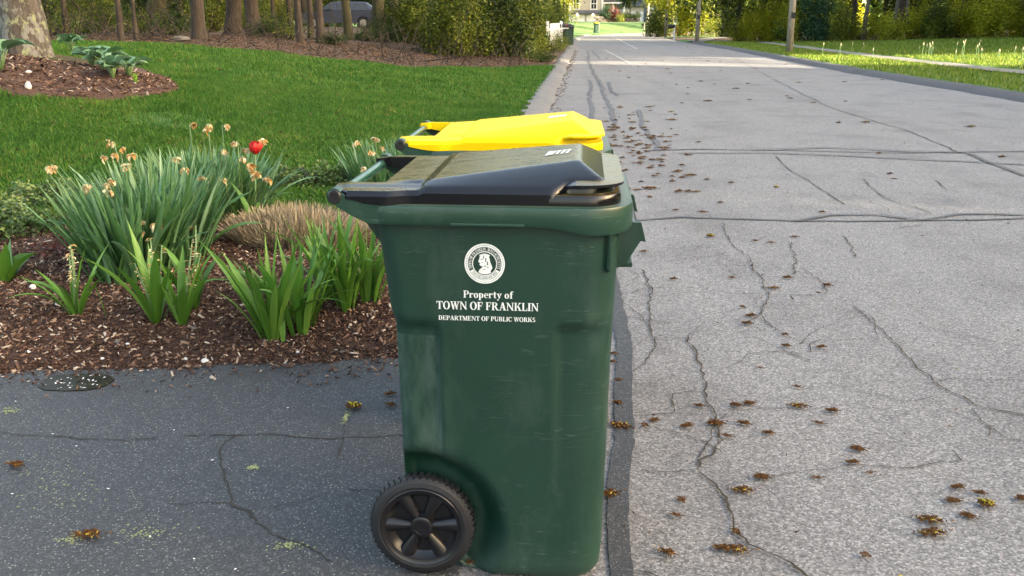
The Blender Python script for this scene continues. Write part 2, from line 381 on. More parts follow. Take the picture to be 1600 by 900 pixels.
def ribbon(name, pix, w, mt, z, jit=.012, step=.05, wvar=.35, parent=None, seed=1, ground=True):
    r = random.Random(seed); P = [Vector(G(*p)) if ground else Vector(p) for p in pix]
    path = []
    for a_, b_ in zip(P[:-1], P[1:]):
        k = max(2, int((b_ - a_).length / step))
        for i in range(k): path.append(a_.lerp(b_, i / k))
    path.append(P[-1]); n_ = len(path); rows = []
    drift = 0
    for i, p in enumerate(path):
        t = (path[min(i+1, n_-1)] - path[max(i-1, 0)]); t.z = 0; t.normalize(); s = Vector((-t.y, t.x, 0))
        drift = drift * .86 + r.uniform(-1, 1) * jit * .6
        ww = (w[0] + (w[1] - w[0]) * i / max(1, n_-1)) if hasattr(w, '__len__') else w
        a_ = ww * .5 * (1 + r.uniform(-wvar, wvar)); b_ = ww * .5 * (1 + r.uniform(-wvar, wvar))
        c = p + s * drift
        rows.append([(c.x - s.x*a_, c.y - s.y*a_, z), (c.x + s.x*b_, c.y + s.y*b_, z)])
    o = MB().loft(rows, False, False, False).build(name, mt, parent, fix=False); return o
# sealed joint beside the bins and the sealed cracks across the street
ribbon('sealant_strip', [(948, 395), (954, 440), (964, 490), (974, 530), (977, 560), (975, 600), (976, 640), (976, 690), (969, 740), (967, 800), (970, 860), (984, 960)], (.085, .066), M['tar'], .008, .006, .04, .10, road, 3)
ribbon('sealant_strip', [(985, 346), (1060, 340), (1130, 342), (1240, 346), (1330, 347), (1430, 346), (1520, 345), (1600, 342), (1900, 335)], .036, M['tar_far'], .008, .012, .15, .3, road, 4)
ribbon('sealant_strip', [(1245, 347), (1300, 337), (1370, 337), (1440, 345), (1500, 336), (1560, 336), (1610, 338)], .04, M['tar_far'], .012, .012, .12, .3, road, 5)
for k, pp in enumerate([[(1010, 236), (1100, 234), (1250, 236), (1400, 239), (1600, 237)], [(1060, 240), (1200, 240), (1330, 245), (1480, 252), (1600, 258)], [(1180, 236), (1290, 232), (1420, 238), (1510, 240), (1600, 276)]]):
    ribbon('sealant_strip', pp, .042, M['tar_far'], .008 + .004 * k, .025, .2, .5, road, 20 + k)
for k, pp in enumerate([[(918, 80), (922, 100), (935, 130), (945, 150), (958, 180), (962, 195)], [(922, 125), (922, 150), (928, 172), (926, 190)], [(998, 172), (1005, 188), (1000, 196), (1012, 210), (1024, 226), (1030, 236)], [(925, 80), (938, 92)], [(950, 128), (956, 143), (966, 150)]]):
    ribbon('sealant_strip', pp, .075, M['tar_far'], .009, .035, .16, .4, road, 30 + k)
ribbon('sealant_strip', [(905, 148), (960, 147), (1040, 147)], .035, M['tar_far'], .013, .03, .3, .3, road, 39)
CR = [([(1075, 528), (1082, 545), (1092, 575), (1102, 610), (1115, 640), (1124, 668), (1128, 690), (1112, 708), (1092, 722), (1092, 738), (1112, 755), (1138, 780), (1148, 808), (1152, 830), (1172, 852), (1210, 872), (1250, 898), (1300, 940)], .013),
      ([(1000, 420), (1016, 450), (1014, 482), (1020, 510), (1020, 545), (1010, 572), (990, 582)], .010), ([(1128, 350), (1140, 378), (1168, 405), (1190, 440), (1196, 460), (1190, 490), (1205, 512), (1235, 530), (1262, 538)], .010),
      ([(1212, 245), (1232, 265), (1262, 282), (1290, 300), (1320, 320)], .016), ([(1348, 280), (1362, 296), (1388, 312), (1420, 322), (1455, 333)], .014),
      ([(1335, 480), (1380, 520), (1420, 560), (1470, 605), (1530, 635), (1600, 650)], .010), ([(1235, 380), (1244, 410), (1240, 430)], .012),
      ([(1320, 370), (1334, 395), (1338, 402)], .012), ([(1255, 422), (1285, 445), (1292, 460)], .010), ([(1002, 735), (1060, 740), (1092, 738)], .005),
      ([(992, 893), (1012, 900), (1060, 925)], .008), ([(940, 340), (1010, 343), (1130, 335), (1180, 338)], .006), ([(1018, 529), (1060, 530), (1075, 528), (1096, 508)], .005),
      ([(1395, 358), (1440, 352)], .010), ([(1460, 282), (1478, 296), (1500, 300)], .014), ([(1120, 75), (1220, 130), (1300, 170), (1420, 205), (1500, 240)], .022),
      ([(1040, 840), (1028, 833)], .005), ([(1150, 520), (1195, 515)], .005)]
for k, (pp, w_) in enumerate(CR): ribbon('crack', pp, w_*.62, M['crack'], .0065 if k % 2 else .0075, .014, .022 if pp[0][1] > 330 else .08, .8, road, 50 + k)
# hairline cracks branching off
rc = random.Random(5)
for k in range(30):
    u0, v0 = rc.choice([(1000, 470), (1090, 600), (1120, 700), (1190, 470), (1260, 290), (1390, 520), (1460, 600), (1300, 450), (1400, 320), (1150, 400), (1500, 700), (1250, 560)]); u0 += rc.uniform(-40, 60); v0 += rc.uniform(-30, 40)
    q = Vector(G(u0, v0)); a_ = rc.uniform(0, 6.28); P = [tuple(q)]
    for i in range(rc.randint(4, 9)): a_ += rc.gauss(0, .55); q = q + Vector((math.cos(a_), math.sin(a_), 0))*rc.uniform(.05, .16); P.append(tuple(q))
    ribbon('crack', P, (.0045, .0015), M['crack'], .0055 + .0002*(k % 4), .008, .02, .8, road, 300 + k, ground=False)
DC = [([(-40, 676), (60, 682), (130, 688), (245, 689)], .008), ([(290, 682), (370, 682), (430, 680), (520, 690), (560, 686), (640, 682)], .009), ([(370, 682), (352, 692), (347, 706), (347, 720), (350, 745), (358, 775), (360, 787)], .009),
      ([(262, 790), (310, 787), (360, 787)], .006), ([(360, 787), (390, 803), (400, 818)], .016), ([(400, 818), (425, 838), (460, 850), (500, 868), (515, 880)], .008), ([(415, 800), (450, 790), (512, 772)], .004),
      ([(540, 660), (537, 690), (528, 720)], .006), ([(455, 586), (470, 577), (458, 600)], .004), ([(545, 765), (600, 768), (640, 772)], .005)]
for k, (pp, w_) in enumerate(DC): ribbon('crack', pp, w_ * .6, M['crack'], .0065 if k % 2 else .0075, .010, .018, .8, drive, 80 + k)
# worn centre line far up the street
lm = plain('worn_line_paint', (.31, .30, .285), .85, var=.3, vscale=6)
ribbon('line_marking', [(963, 60), (996, 77)], .12, lm, .010, .01, .6, .2, road, 95)
ribbon('line_marking', [(945, 78), (985, 100)], .10, lm, .010, .01, .6, .5, road, 96)
ribbon('line_marking', [(955, 57), (960, 59)], .12, lm, .010, .01, .6, .2, road, 97)

# ------------------------------------------------------------------ mulch beds
def bed_mesh(name, outline, lift, label):
    """gridded sheet over an outline of (x, y) points, hugging the ground, its rim sinking into it"""
    P = np.array(outline); x0, y0 = P.min(0); x1, y1 = P.max(0); s = .07
    xs_ = np.arange(x0 - s, x1 + 2*s, s); ys_ = np.arange(y0 - s, y1 + 2*s, s); X, Y = np.meshgrid(xs_, ys_)
    a = P; b_ = np.roll(P, -1, 0); dist = np.full(X.shape, 9.); inside = np.zeros(X.shape, bool)
    for p, q in zip(a, b_):
        e = q - p; t = np.clip(((X - p[0])*e[0] + (Y - p[1])*e[1]) / (e @ e), 0, 1)
        dist = np.minimum(dist, np.hypot(X - p[0] - t*e[0], Y - p[1] - t*e[1]))
        c = ((p[1] > Y) != (q[1] > Y)) & (X < (q[0]-p[0]) * (Y-p[1]) / (q[1]-p[1] + 1e-12) + p[0]); inside ^= c
    sd = np.where(inside, dist, -dist)
    nz = np.zeros(X.shape)
    for k in range(14):
        f_ = rng.normal(size=2) * (2 + k); nz += np.sin(X*f_[0] + Y*f_[1] + k) / (3 + k)
    Z = np.maximum(ground_h(X, Y), 0) + lift * sst(-.07, .14, sd) - .035 * (sd < -.03) + .010 * nz * (sd > 0)
    keep = sd > -.11; id_ = np.arange(X.size).reshape(X.shape)
    q = np.stack([id_[:-1, :-1], id_[:-1, 1:], id_[1:, 1:], id_[1:, :-1]], -1); k4 = keep[:-1, :-1] & keep[:-1, 1:] & keep[1:, 1:] & keep[1:, :-1]
    m, n, l, b = mat(name + '_bark'); v = pos_vec(n, l); f = noise(n, l, 55, 8, .75, vec=v)
    c = ramp(n, l, f, [(.3, (.022, .010, .006)), (.5, (.065, .030, .018)), (.65, (.12, .060, .036)), (.85, (.2, .13, .09))])
    l.new(c, b.inputs["Base Color"]); b.inputs["Roughness"].default_value = .95; bump(n, l, b, f, 1, .02)
    o = np_mesh(name, np.stack([X, Y, Z], -1).reshape(-1, 3), q[k4], m, smooth=True); tag(o, label, kind='structure')
    def h(x, y):
        a = np.clip((y - ys_[0]) / s, 0, len(ys_) - 1.001); c_ = np.clip((x - xs_[0]) / s, 0, len(xs_) - 1.001); i = a.astype(int); j = c_.astype(int); fy = a - i; fx = c_ - j
        bl = lambda A: (A[i, j]*(1-fx) + A[i, j+1]*fx)*(1-fy) + (A[i+1, j]*(1-fx) + A[i+1, j+1]*fx)*fy
        return bl(Z), bl(sd)
    return o, h
BED = [(-4.6, 3.55), (-3.4, 3.63), (-2.277, 3.711), (-1.9, 3.74), (-1.449, 3.788), (-1.0, 3.83), (-.593, 3.884), (-.36, 3.93), (-.22, 4.3), (-.2, 5.0), (-.25, 5.9), (-.55, 6.5), (-1.1, 6.65), (-1.7, 6.75), (-2.3, 6.7), (-2.9, 6.45), (-3.6, 6.1), (-4.6, 5.8)]
bed, bed_h = bed_mesh('mulch_bed', BED, .03, 'brown bark mulch flower bed beside the driveway')
TB = [GT(u, v)[:2] for u, v in ((-90, 150), (0, 152), (90, 156), (180, 160), (250, 152), (283, 143), (270, 128), (235, 112), (160, 96), (70, 88), (-90, 86))]
tbed, tbed_h = bed_mesh('tree_mulch_bed', TB, .05, 'mounded brown mulch around the lichen-spotted tree')
def on_bed(u, v):
    """where the line of sight meets the front bed"""
    r_ = ray(u, v); t = np.arange(3, 12, .01); X = r_[0]*t; Y = r_[1]*t; Z = CAMH + r_[2]*t
    h, sd = bed_h(X, Y); h = np.where(sd > -.1, h, ground_h(X, Y)); k = np.argmax(Z <= h); return (float(X[k]), float(Y[k]), float(h[k]))
def chips(name, hf, area, n, smin, smax, mt, parent, tint_pow=1.0, lim=.01, fall=None):
    x = rng.uniform(area[0], area[1], n); y = rng.uniform(area[2], area[3], n)
    z, sd = hf(x, y); k = sd > lim
    if fall is not None: k &= rng.random(n) < fall(x, y)
    x, y, z = x[k], y[k], z[k]; n = len(x)
    L = rng.uniform(smin, smax, n) * (1 + (rng.random(n) > .9) * .9); Wd = L * rng.uniform(.12, .45, n); T = np.minimum(L * .25, .006)
    yaw = rng.uniform(0, 6.28, n); tilt = rng.normal(0, .35, n)
    c, s_ = np.cos(yaw), np.sin(yaw); ax = np.stack([c*np.cos(tilt), s_*np.cos(tilt), np.sin(tilt)], 1); ay = np.stack([-s_, c, rng.normal(0, .3, n)], 1); az = np.cross(ax, ay)
    o = np.stack([x, y, z + .004 + L*.12*np.abs(np.sin(tilt))], 1); V = []
    for sx, sy, sz in ((-1,-.6,0),(1,-.8,0),(.8,1,0),(-1,.7,0),(-1,-.6,1),(1,-.8,1),(.8,1,1),(-1,.7,1)):
        V.append(o + ax*(L*sx/2)[:, None] + ay*(Wd*sy/2)[:, None] + az*(T*sz)[:, None])
    V = np.stack(V, 1).reshape(-1, 3); q = np.array([(4,5,6,7),(0,1,5,4),(1,2,6,5),(2,3,7,6),(3,0,4,7)])
    F = (np.arange(n)[:, None, None] * 8 + q[None]).reshape(-1, 4); tint = rng.random(n) ** tint_pow
    ob = np_mesh(name, V, F, mt, parent, tint=np.repeat(tint, 8)); ob['kind'] = 'stuff'; return ob
chips('bark_chips', bed_h, (-4.2, -.2, 3.5, 6.6), 78000, .006, .026, M['chips'], bed, 1.65, -.06, fall=lambda x, y: np.clip(1.35 - .25*(y - 3.7), .25, 1))
def spill_h(x, y):
    d = bedf(x) - y; return 0*x + .006, np.where((d > -.02) & (d < .4) & (rng.random(len(x)) < np.exp(-np.clip(d, 0, 1)*9)), 1., -1.)
chips('spilled_bark', spill_h, (-3.2, -.35, 3.2, 4.0), 5200, .005, .022, M['chips'], bed, 1.5)
chips('bark_chips', tbed_h, (-9, -3.5, 9, 14), 9000, .03, .075, M['chips'], tbed, 1.5)
# ------------------------------------------------------------------ lawn grass
def blades(n, fx, h, w, quad=True):
    P = fx(n); n = len(P)
    hh = rng.uniform(h[0], h[1], n); ww = rng.uniform(w[0], w[1], n); yaw = rng.uniform(0, 6.28, n)
    lean = rng.uniform(.15, .8, n); dx = np.cos(yaw); dy = np.sin(yaw); side = np.stack([-dy, dx, 0*dx], 1)
    mid = P + np.stack([dx*lean*hh*.3, dy*lean*hh*.3, hh*.6], 1); tip = P + np.stack([dx*lean*hh, dy*lean*hh, hh*rng.uniform(.75, 1, n)], 1)
    V = np.stack([P - side*(ww/2)[:, None], mid + side*(ww*.55)[:, None], tip, mid - side*(ww*.45)[:, None]] if quad else [P - side*(ww*.5)[:, None], P + side*(ww*.5)[:, None], tip], 1).reshape(-1, 3)
    k_ = 4 if quad else 3; F = (np.arange(n)[:, None] * k_ + np.arange(k_)[None]); t = np.clip(rng.normal(.5, .2, n) + (rng.random(n) > .94) * .5, 0, 1)
    return V, F, np.repeat(t, k_)
def lawn_pts(xa, xb, ya, yb):
    def f(n):
        x = rng.uniform(xa, xb, n); y = rng.uniform(ya, yb, n)
        k = (kl(y) - x > .40 + .06*np.sin(y*7)) & (y < wood_y(x) + .25*np.sin(x*3)) & (x > -y*.62 - .8) & (x < y*.1)
        _, sd = bed_h(x, y); inb = (x > -4.6) & (x < -.1) & (y > 3.4) & (y < 6.9); k &= ~(inb & (sd > .0)); k &= ~((y < 5.4) & (x > -5))
        k &= ~(y < 5.6)
        _, sd2 = tbed_h(x, y); in2 = (x > -10) & (x < -3.3) & (y > 8.5) & (y < 14.5); k &= ~(in2 & (sd2 > .02))
        bare = np.sin(x*1.7 + 1.3*np.sin(y*1.1)) * np.sin(y*1.9 + x*.6); k &= ~((bare > .93) & (rng.random(n) > .4))
        # a thin patch in the turf beyond the tree bed
        k &= ~((((x + 3.9)/.5)**2 + ((y - 10.4)/.5)**2 < 1) & (rng.random(n) > .35))
        x, y = x[k], y[k]; return np.stack([x, y, ground_h(x, y) - .004], 1)
    return f
V, F, T = blades(250000, lawn_pts(-7, .8, 5.6, 10.5), (.035, .075), (.005, .010))
g = np_mesh('lawn_grass', V, F, M['grass'], tint=T)
tag(g, 'short green lawn grass close behind the flower bed', 'grass', kind='stuff')
V, F, T = cat([blades(280000, lawn_pts(-10, 1.2, 10.5, 16), (.04, .08), (.009, .016), False), blades(220000, lawn_pts(-18, 2.4, 16, 30), (.045, .09), (.016, .026), False)])
g = np_mesh('lawn_grass', V, F, M['grass'], tint=T); tag(g, 'short green lawn grass between the tree mound and the woods', 'grass', kind='stuff')
tuft_c = lawn_pts(-9, 1.2, 6, 20)(420)
def tuft_pts(n):
    q = tuft_c[rng.integers(0, len(tuft_c), n)]; d = rng.normal(0, .045, (n, 2)); x = q[:, 0] + d[:, 0]; y = q[:, 1] + d[:, 1]; return np.stack([x, y, ground_h(x, y) - .004], 1)
V, F, T = blades(16000, tuft_pts, (.06, .13), (.006, .012))
g = np_mesh('grass_tufts', V, F, M['grass'], tint=np.clip(T + .12, 0, 1)); tag(g, 'coarser grass tufts scattered through the lawn', 'grass', kind='stuff')
lawn_l = lawn_pts(-11, 1.0, 5.8, 20)(900)
def verge_pts(n):
    y = rng.uniform(14, 62, n); x = rng.uniform(9.5, 40, n); k = (x - kr(y) > .62) & (x < y*.62 + .5) & (y < wood_yr(x)); q = x - kr(y) - 3.6 - .25*np.sin(y*.12); k &= ~((q > -.03) & (q < 1.38))
    x, y = x[k], y[k]; return np.stack([x, y, ground_h(x, y)], 1)
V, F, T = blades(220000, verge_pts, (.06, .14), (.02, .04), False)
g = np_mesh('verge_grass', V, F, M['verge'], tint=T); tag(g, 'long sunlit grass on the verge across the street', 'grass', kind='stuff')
ORD = ['first', 'second', 'third', 'fourth', 'fifth', 'sixth', 'seventh', 'eighth', 'ninth', 'tenth', 'eleventh', 'twelfth', 'thirteenth', 'fourteenth', 'fifteenth', 'sixteenth', 'seventeenth', 'eighteenth', 'nineteenth', 'twentieth', 'twenty-first', 'twenty-second', 'twenty-third', 'twenty-fourth', 'twenty-fifth', 'twenty-sixth', 'twenty-seventh', 'twenty-eighth', 'twenty-ninth', 'thirtieth']
# dead leaves along the wood's edge
def litter_h(x, y): return ground_h(x, y), np.where((y > wood_y(x) - .25) & (y < wood_y(x) + 9) & (kl(y) - x > .6), 1., -1.)
lt = chips('leaf_litter', litter_h, (-18, 2, 14, 40), 40000, .03, .09, M['litter'], None); tag(lt, 'brown dead leaves along the edge of the woods', 'leaves')
lv, lf, ltt = leaf_arrays(lawn_l + np.array((0, 0, .035)), rng.uniform(.03, .075, len(lawn_l)), rng.random(len(lawn_l)), .6, .7); lo = np_mesh('lawn_leaf_litter', lv, lf, M['litter'], tint=ltt); tag(lo, 'dead leaves scattered over the lawn', 'leaves', kind='stuff')
# gutter grit at the foot of the near kerb
def gutter_h(x, y): return 0*x + .004, np.where((x > kl(y) - .01) & (x < kl(y) + .10 + .1*np.abs(np.sin(y*1.7))), 1., -1.)
gt_ = chips('gutter_litter', gutter_h, (-.5, 4, 5.2, 48), 16000, .015, .05, M['litter'], None); tag(gt_, 'brown grit and leaf bits along the kerb foot', 'litter')

def crumb_h(x, y): return 0*x + .006, np.where((x > kl(y) + .75) & (x < 8), 1., -1.)
cr_ = chips('road_crumbs', crumb_h, (.3, 8, 2, 14), 1500, .003, .013, M['catkin'], None, 1.5); tag(cr_, 'brown crumbs of catkin scattered on the street', 'litter')
# ------------------------------------------------------------------ woods: trees and shrubs
def limb_path(p, d, ln, k=5, bend=.25, r=R):
    path = [Vector(p)]; d = Vector(d).normalized()
    for i in range(k):
        d = (d + Vector((r.uniform(-bend, bend), r.uniform(-bend, bend), r.uniform(-bend*.4, bend*.7)))).normalized(); path.append(path[-1] + d*ln/k)
    return path
def tree_meshes(seed, h, r0, crown_lo, crown_r, nleaf, leaf, trunk_mat, leaf_mat, lean=(0, 0), flare=1.35, low=False):
    r = random.Random(seed); g_ = np.random.default_rng(seed); t = MB()
    path = [Vector((0, 0, -.35))]; k = 10; x = y = 0
    for i in range(1, k + 1):
        x += lean[0]*h/k + r.uniform(-.04, .04)*h/k*1.5; y += lean[1]*h/k + r.uniform(-.04, .04)*h/k*1.5; path.append(Vector((x, y, h*.93*i/k)))
    rad = [r0*flare] + [r0*(1 - .82*i/k) for i in range(1, k + 1)]
    path.insert(1, Vector((path[0].x*.8, 0, .12))); rad.insert(1, r0*1.16); path.insert(2, Vector((0.02, 0, .55))); rad.insert(2, r0*1.02)
    t.tube(path, rad, 14); ends = []
    for i in range(11):
        f = r.uniform(crown_lo, .95); p = path[2].lerp(path[-1], f) if False else None
        z = f*h*.93; j = min(len(path)-2, max(2, next(q for q in range(len(path)) if path[q].z >= z or q == len(path)-1) - 1)); a_ = path[j]; b_ = path[j+1]
        p = a_.lerp(b_, (z - a_.z)/max(.01, b_.z - a_.z)); an = r.uniform(0, 6.28); ln = crown_r*r.uniform(.6, 1.05)*(1.1 - .5*f)
        lp = limb_path(p, (math.cos(an), math.sin(an), r.uniform(.15, .7)), ln, r=r); t.tube(lp, [r0*.28*(1-.8*q/5) for q in range(6)], 6); ends += lp[2:]
    C = np.array([tuple(e) for e in ends] + [tuple(path[-1])]); ci = g_.integers(0, len(C), nleaf)
    nc = 70; sub = C[g_.integers(0, len(C), nc)] + g_.normal(0, crown_r*.20, (nc, 3)); sub[:, 2] = np.maximum(sub[:, 2], crown_lo*h*.8)
    si = g_.integers(0, nc, nleaf); pos = sub[si] + g_.normal(0, crown_r*.115, (nleaf, 3)); tc = g_.normal(.5, .16, nc)[si] + g_.normal(0, .13, nleaf)
    v, f, tt = leaf_arrays(pos, g_.uniform(leaf*.6, leaf*1.3, nleaf), np.clip(tc, 0, 1), .62, r=g_)
    return t, (v, f, tt), trunk_mat, leaf_mat
_proto = {}
def make_tree(name, label, loc, key, rz=0, scale=1, group=None, sxy=1):
    root = thing(name, label, 'tree', loc, rz, group); root.scale = (scale*sxy, scale*sxy, scale)
    if key not in _proto:
        t, lf, tm, lm_ = tree_meshes(**TREES[key])
        a_ = t.build('trunk', M[tm], root, smooth='all'); b_ = np_mesh('crown', *lf[:2], M[lm_], root, tint=lf[2]); b_['kind'] = 'stuff'; _proto[key] = (a_, b_)
    else:
        for o in _proto[key]:
            c = o.copy(); COL.objects.link(c); c.parent = root
    return root
TREES = {
 'maple': dict(seed=3, h=15, r0=.34, crown_lo=.34, crown_r=4.6, nleaf=5200, leaf=.20, trunk_mat='bark_lichen', leaf_mat='leaf_mid', flare=1.5),
 'oak': dict(seed=5, h=16, r0=.26, crown_lo=.36, crown_r=3.4, nleaf=4200, leaf=.22, trunk_mat='bark', leaf_mat='leaf_mid'),
 'oak2': dict(seed=6, h=15, r0=.22, crown_lo=.3, crown_r=3.2, nleaf=4200, leaf=.22, trunk_mat='bark', leaf_mat='leaf_dark', lean=(.02, 0)),
 'mossy': dict(seed=8, h=15, r0=.30, crown_lo=.34, crown_r=3.4, nleaf=4000, leaf=.22, trunk_mat='bark_moss', leaf_mat='leaf_dark'),
 'thin': dict(seed=9, h=9, r0=.085, crown_lo=.3, crown_r=1.9, nleaf=2200, leaf=.16, trunk_mat='bark', leaf_mat='leaf_mid', lean=(.03, .0), flare=1.2),
 'lean': dict(seed=12, h=10, r0=.13, crown_lo=.32, crown_r=2.2, nleaf=2600, leaf=.17, trunk_mat='bark_grey', leaf_mat='leaf_mid', lean=(.17, .02), flare=1.2),
 'grey': dict(seed=13, h=14, r0=.2, crown_lo=.4, crown_r=3.0, nleaf=3600, leaf=.22, trunk_mat='bark_grey', leaf_mat='leaf_mid', lean=(.05, 0)),
 'bright': dict(seed=15, h=11, r0=.2, crown_lo=.10, crown_r=4.0, nleaf=5200, leaf=.30, trunk_mat='bark', leaf_mat='leaf_bright'),
 'mid': dict(seed=17, h=13, r0=.2, crown_lo=.12, crown_r=3.8, nleaf=5200, leaf=.28, trunk_mat='bark', leaf_mat='leaf_mid'),
 'street': dict(seed=19, h=6.0, r0=.12, crown_lo=.34, crown_r=2.3, nleaf=2600, leaf=.28, trunk_mat='bark', leaf_mat='leaf_dark'),
}
def at_dist(u, v, Y):
    """spot on the ground along a line of sight at a chosen distance"""
    r_ = ray(u, v); X = r_[0]*Y/r_[1]; return (float(X), float(Y), float(ground_h(X, Y)))
p = GT(42, 91); TREE_SPOT = p
make_tree('maple_tree', 'thick grey trunk spotted with pale green lichen, rising from the mounded mulch', (p[0], p[1], p[2] + .02), 'maple', .4)
LW = [(105, 56, 9, 'thin', 'slim straight sapling just right of the lichen-spotted tree'), (190, 65, 9, 'thin', 'slim dark forked sapling behind the hostas, at the edge of the lawn'), (213, 63, 6, 'thin', 'very thin dark sapling standing close right of the forked sapling'),
      (246, 53, 30, 'mossy', 'wide mossy olive-brown trunk behind the two thin saplings'), (312, 62, 20, 'oak', 'straight brown trunk standing just behind the flat grey rock'), (365, 53, 28, 'oak2', 'thickest brown trunk of the pair in front of the leaf pile'), (397, 54, 21, 'oak', 'brown trunk standing close right of the thickest brown trunk'),
      (428, 46, 9, 'thin', 'slim dark trunk left of the parked car'), (469, 67, 11, 'oak2', 'dark trunk in front of the nose of the parked car'), (486, 60, 9, 'thin', 'thin trunk in front of the front wheel of the parked car'), (501, 68, 12, 'oak', 'crooked dark trunk in front of the front window of the parked car'), (545, 62, 14, 'mossy', 'olive brown trunk in front of the middle of the parked car'),
      (592, 62, 20, 'mossy', 'dark ivy-covered trunk in front of the tail of the parked car'), (617, 55, 15, 'oak2', 'pale grey-brown trunk right of the ivy-covered trunk'), (662, 58, 13, 'grey', 'smooth grey trunk leaning right above the brown leaf bank'),
      (745, 60, 6, 'thin', 'thin reddish stem inside the tall thicket left of the white fence'), (792, 58, 9, 'lean', 'bare grey trunk leaning right beside the white fence'), (846, 52, 7, 'lean', 'thin grey trunk leaning over the white fence'), (150, 47, 14, 'oak', 'brown trunk far back between lichen tree and forked sapling'), (280, 48, 12, 'oak2', 'dark trunk far back between mossy trunk and flat rock'), (700, 50, 10, 'mossy', 'dark trunk deep in the thicket beyond the leaning grey trunk'), (340, 48, 9, 'thin', 'slim trunk between the straight brown trunk and the thickest one'), (455, 46, 8, 'oak2', 'slim dark trunk just left of the nose of the parked car')]
for k, (u, v, wpx, key, lab) in enumerate(LW):
    q = GT(u, v); r_want = wpx*.5*q[1]/FPX; sc = {'thin': 1.0, 'lean': .75}.get(key, .8); sxy = min(1.6, r_want/(TREES[key]['r0']*sc))
    make_tree('woodland_tree', lab, q, key, 0 if key in ('lean', 'grey', 'thin') else k*1.3, sc, 'trees in the wood beyond the lawn', sxy=sxy)
# deeper trees close the wood behind
for k in range(16):
    X = -40 + k*2.75 + R.uniform(-1, 1); Y = R.uniform(62, 78)
    if kl(Y) - X < 2: continue
    make_tree('woodland_tree', f'tall leafy tree deep in the wood beyond the parked car, {ORD[k]} from the left', (X, Y, float(ground_h(X, Y))), R.choice(['mid', 'oak2', 'mid']), k*1.1, R.uniform(.8, 1.1), 'deep trees beyond the parked car')

def shrub_arrays(seed, rx, rz, n, leaf, clumps=36, aspect=.55):
    g_ = np.random.default_rng(seed); d = g_.normal(size=(clumps, 3)); d /= np.linalg.norm(d, axis=1)[:, None]
    c = d * g_.uniform(.25, .85, clumps)[:, None] * np.array((rx, rx, rz)); c[:, 2] = np.abs(c[:, 2]) * 1.1 + rz*.12
    i = g_.integers(0, clumps, n); pos = c[i] + g_.normal(0, .125, (n, 3)) * np.array((rx, rx, rz))*1.1; pos[:, 2] = np.abs(pos[:, 2]) + .02
    t = np.clip(g_.normal(.46, .22, clumps)[i] + g_.normal(0, .18, n), 0, 1)
    return leaf_arrays(pos, g_.uniform(leaf*.6, leaf*1.35, n), t, aspect, r=g_), c
def shrub_proto(key, seed, rx, rz, n, leaf, lm_, stems=9):
    (v, f, t), c = shrub_arrays(seed, rx, rz, n, leaf)
    s = MB(); r = random.Random(seed)
    for q in range(stems):
        e = c[r.randrange(len(c))]; s.tube([(r.uniform(-.1, .1)*rx, r.uniform(-.1, .1)*rx, -.1), (e[0]*.35, e[1]*.35, e[2]*.5), tuple(e)], [.022*rx, .016*rx, .006*rx], 5)
    return np_mesh('foliage', v, f, M[lm_], tint=t), s.build('stems', M['bark'], smooth='all')
SH = {}
for key, a_ in {'dark': (21, 1.3, 1.5, 3600, .085, 'leaf_dark'), 'mid': (22, 1.3, 1.7, 3600, .085, 'leaf_mid'), 'open': (23, 1.4, 1.3, 1500, .08, 'leaf_mid'), 'bright': (24, 1.2, 1.4, 2600, .085, 'leaf_bright'), 'ever': (25, 1.6, 2.3, 6500, .11, 'leaf_blue'), 'low': (26, 1.1, .6, 2200, .07, 'leaf_dark'), 'tall': (27, 1.5, 3.0, 7000, .12, 'leaf_mid'), 'tallb': (31, 1.5, 3.0, 6500, .12, 'leaf_bright'), 'talld': (28, 1.6, 3.2, 7000, .12, 'leaf_dark'), 'red': (29, 1.2, 1.2, 1800, .12, 'leaf_red')}.items():
    SH[key] = shrub_proto(key, *a_)
_used = set()
def make_shrub(key, loc, label, rz=0, s=1, group=None, sz=None, name='shrub', category='shrub'):
    root = thing(name, label, category, loc, rz, group); root.scale = (s, s, sz or s)
    for o in SH[key]:
        if key in _used: c = o.copy(); COL.objects.link(c)
        else: c = o
        c.parent = root; c['kind'] = 'stuff'
    _used.add(key); return root
def twigs():
    """fallen branches and bare brush tangled along the edge of the wood"""
    mb = MB(); r = random.Random(77)
    for k in range(520):
        x = r.uniform(-17, 1.2); y = float(wood_y(x)) + r.uniform(.3, 9)
        if kl(y) - x < 1.2: continue
        z = float(ground_h(x, y)); a = r.uniform(0, 6.28); up = r.choice((.05, .1, .6, 1.2, 2.0)); ln = r.uniform(.5, 1.9); d = Vector((math.cos(a), math.sin(a), up)).normalized(); p0 = Vector((x, y, z)); p1 = p0 + d*ln*.5 + Vector((r.gauss(0, .08), r.gauss(0, .08), r.uniform(0, .12))); p2 = p1 + (d + Vector((r.gauss(0, .3), r.gauss(0, .3), r.gauss(0, .2)))).normalized()*ln*.5
        w = r.uniform(.006, .018); mb.tube([p0, p1, p2], [w, w*.7, w*.3], 4)
    o = mb.build('undergrowth_twigs', M['bark'], fix=False); tag(o, 'bare twigs and fallen branches along the edge of the wood', 'twigs', kind='stuff')
twigs()
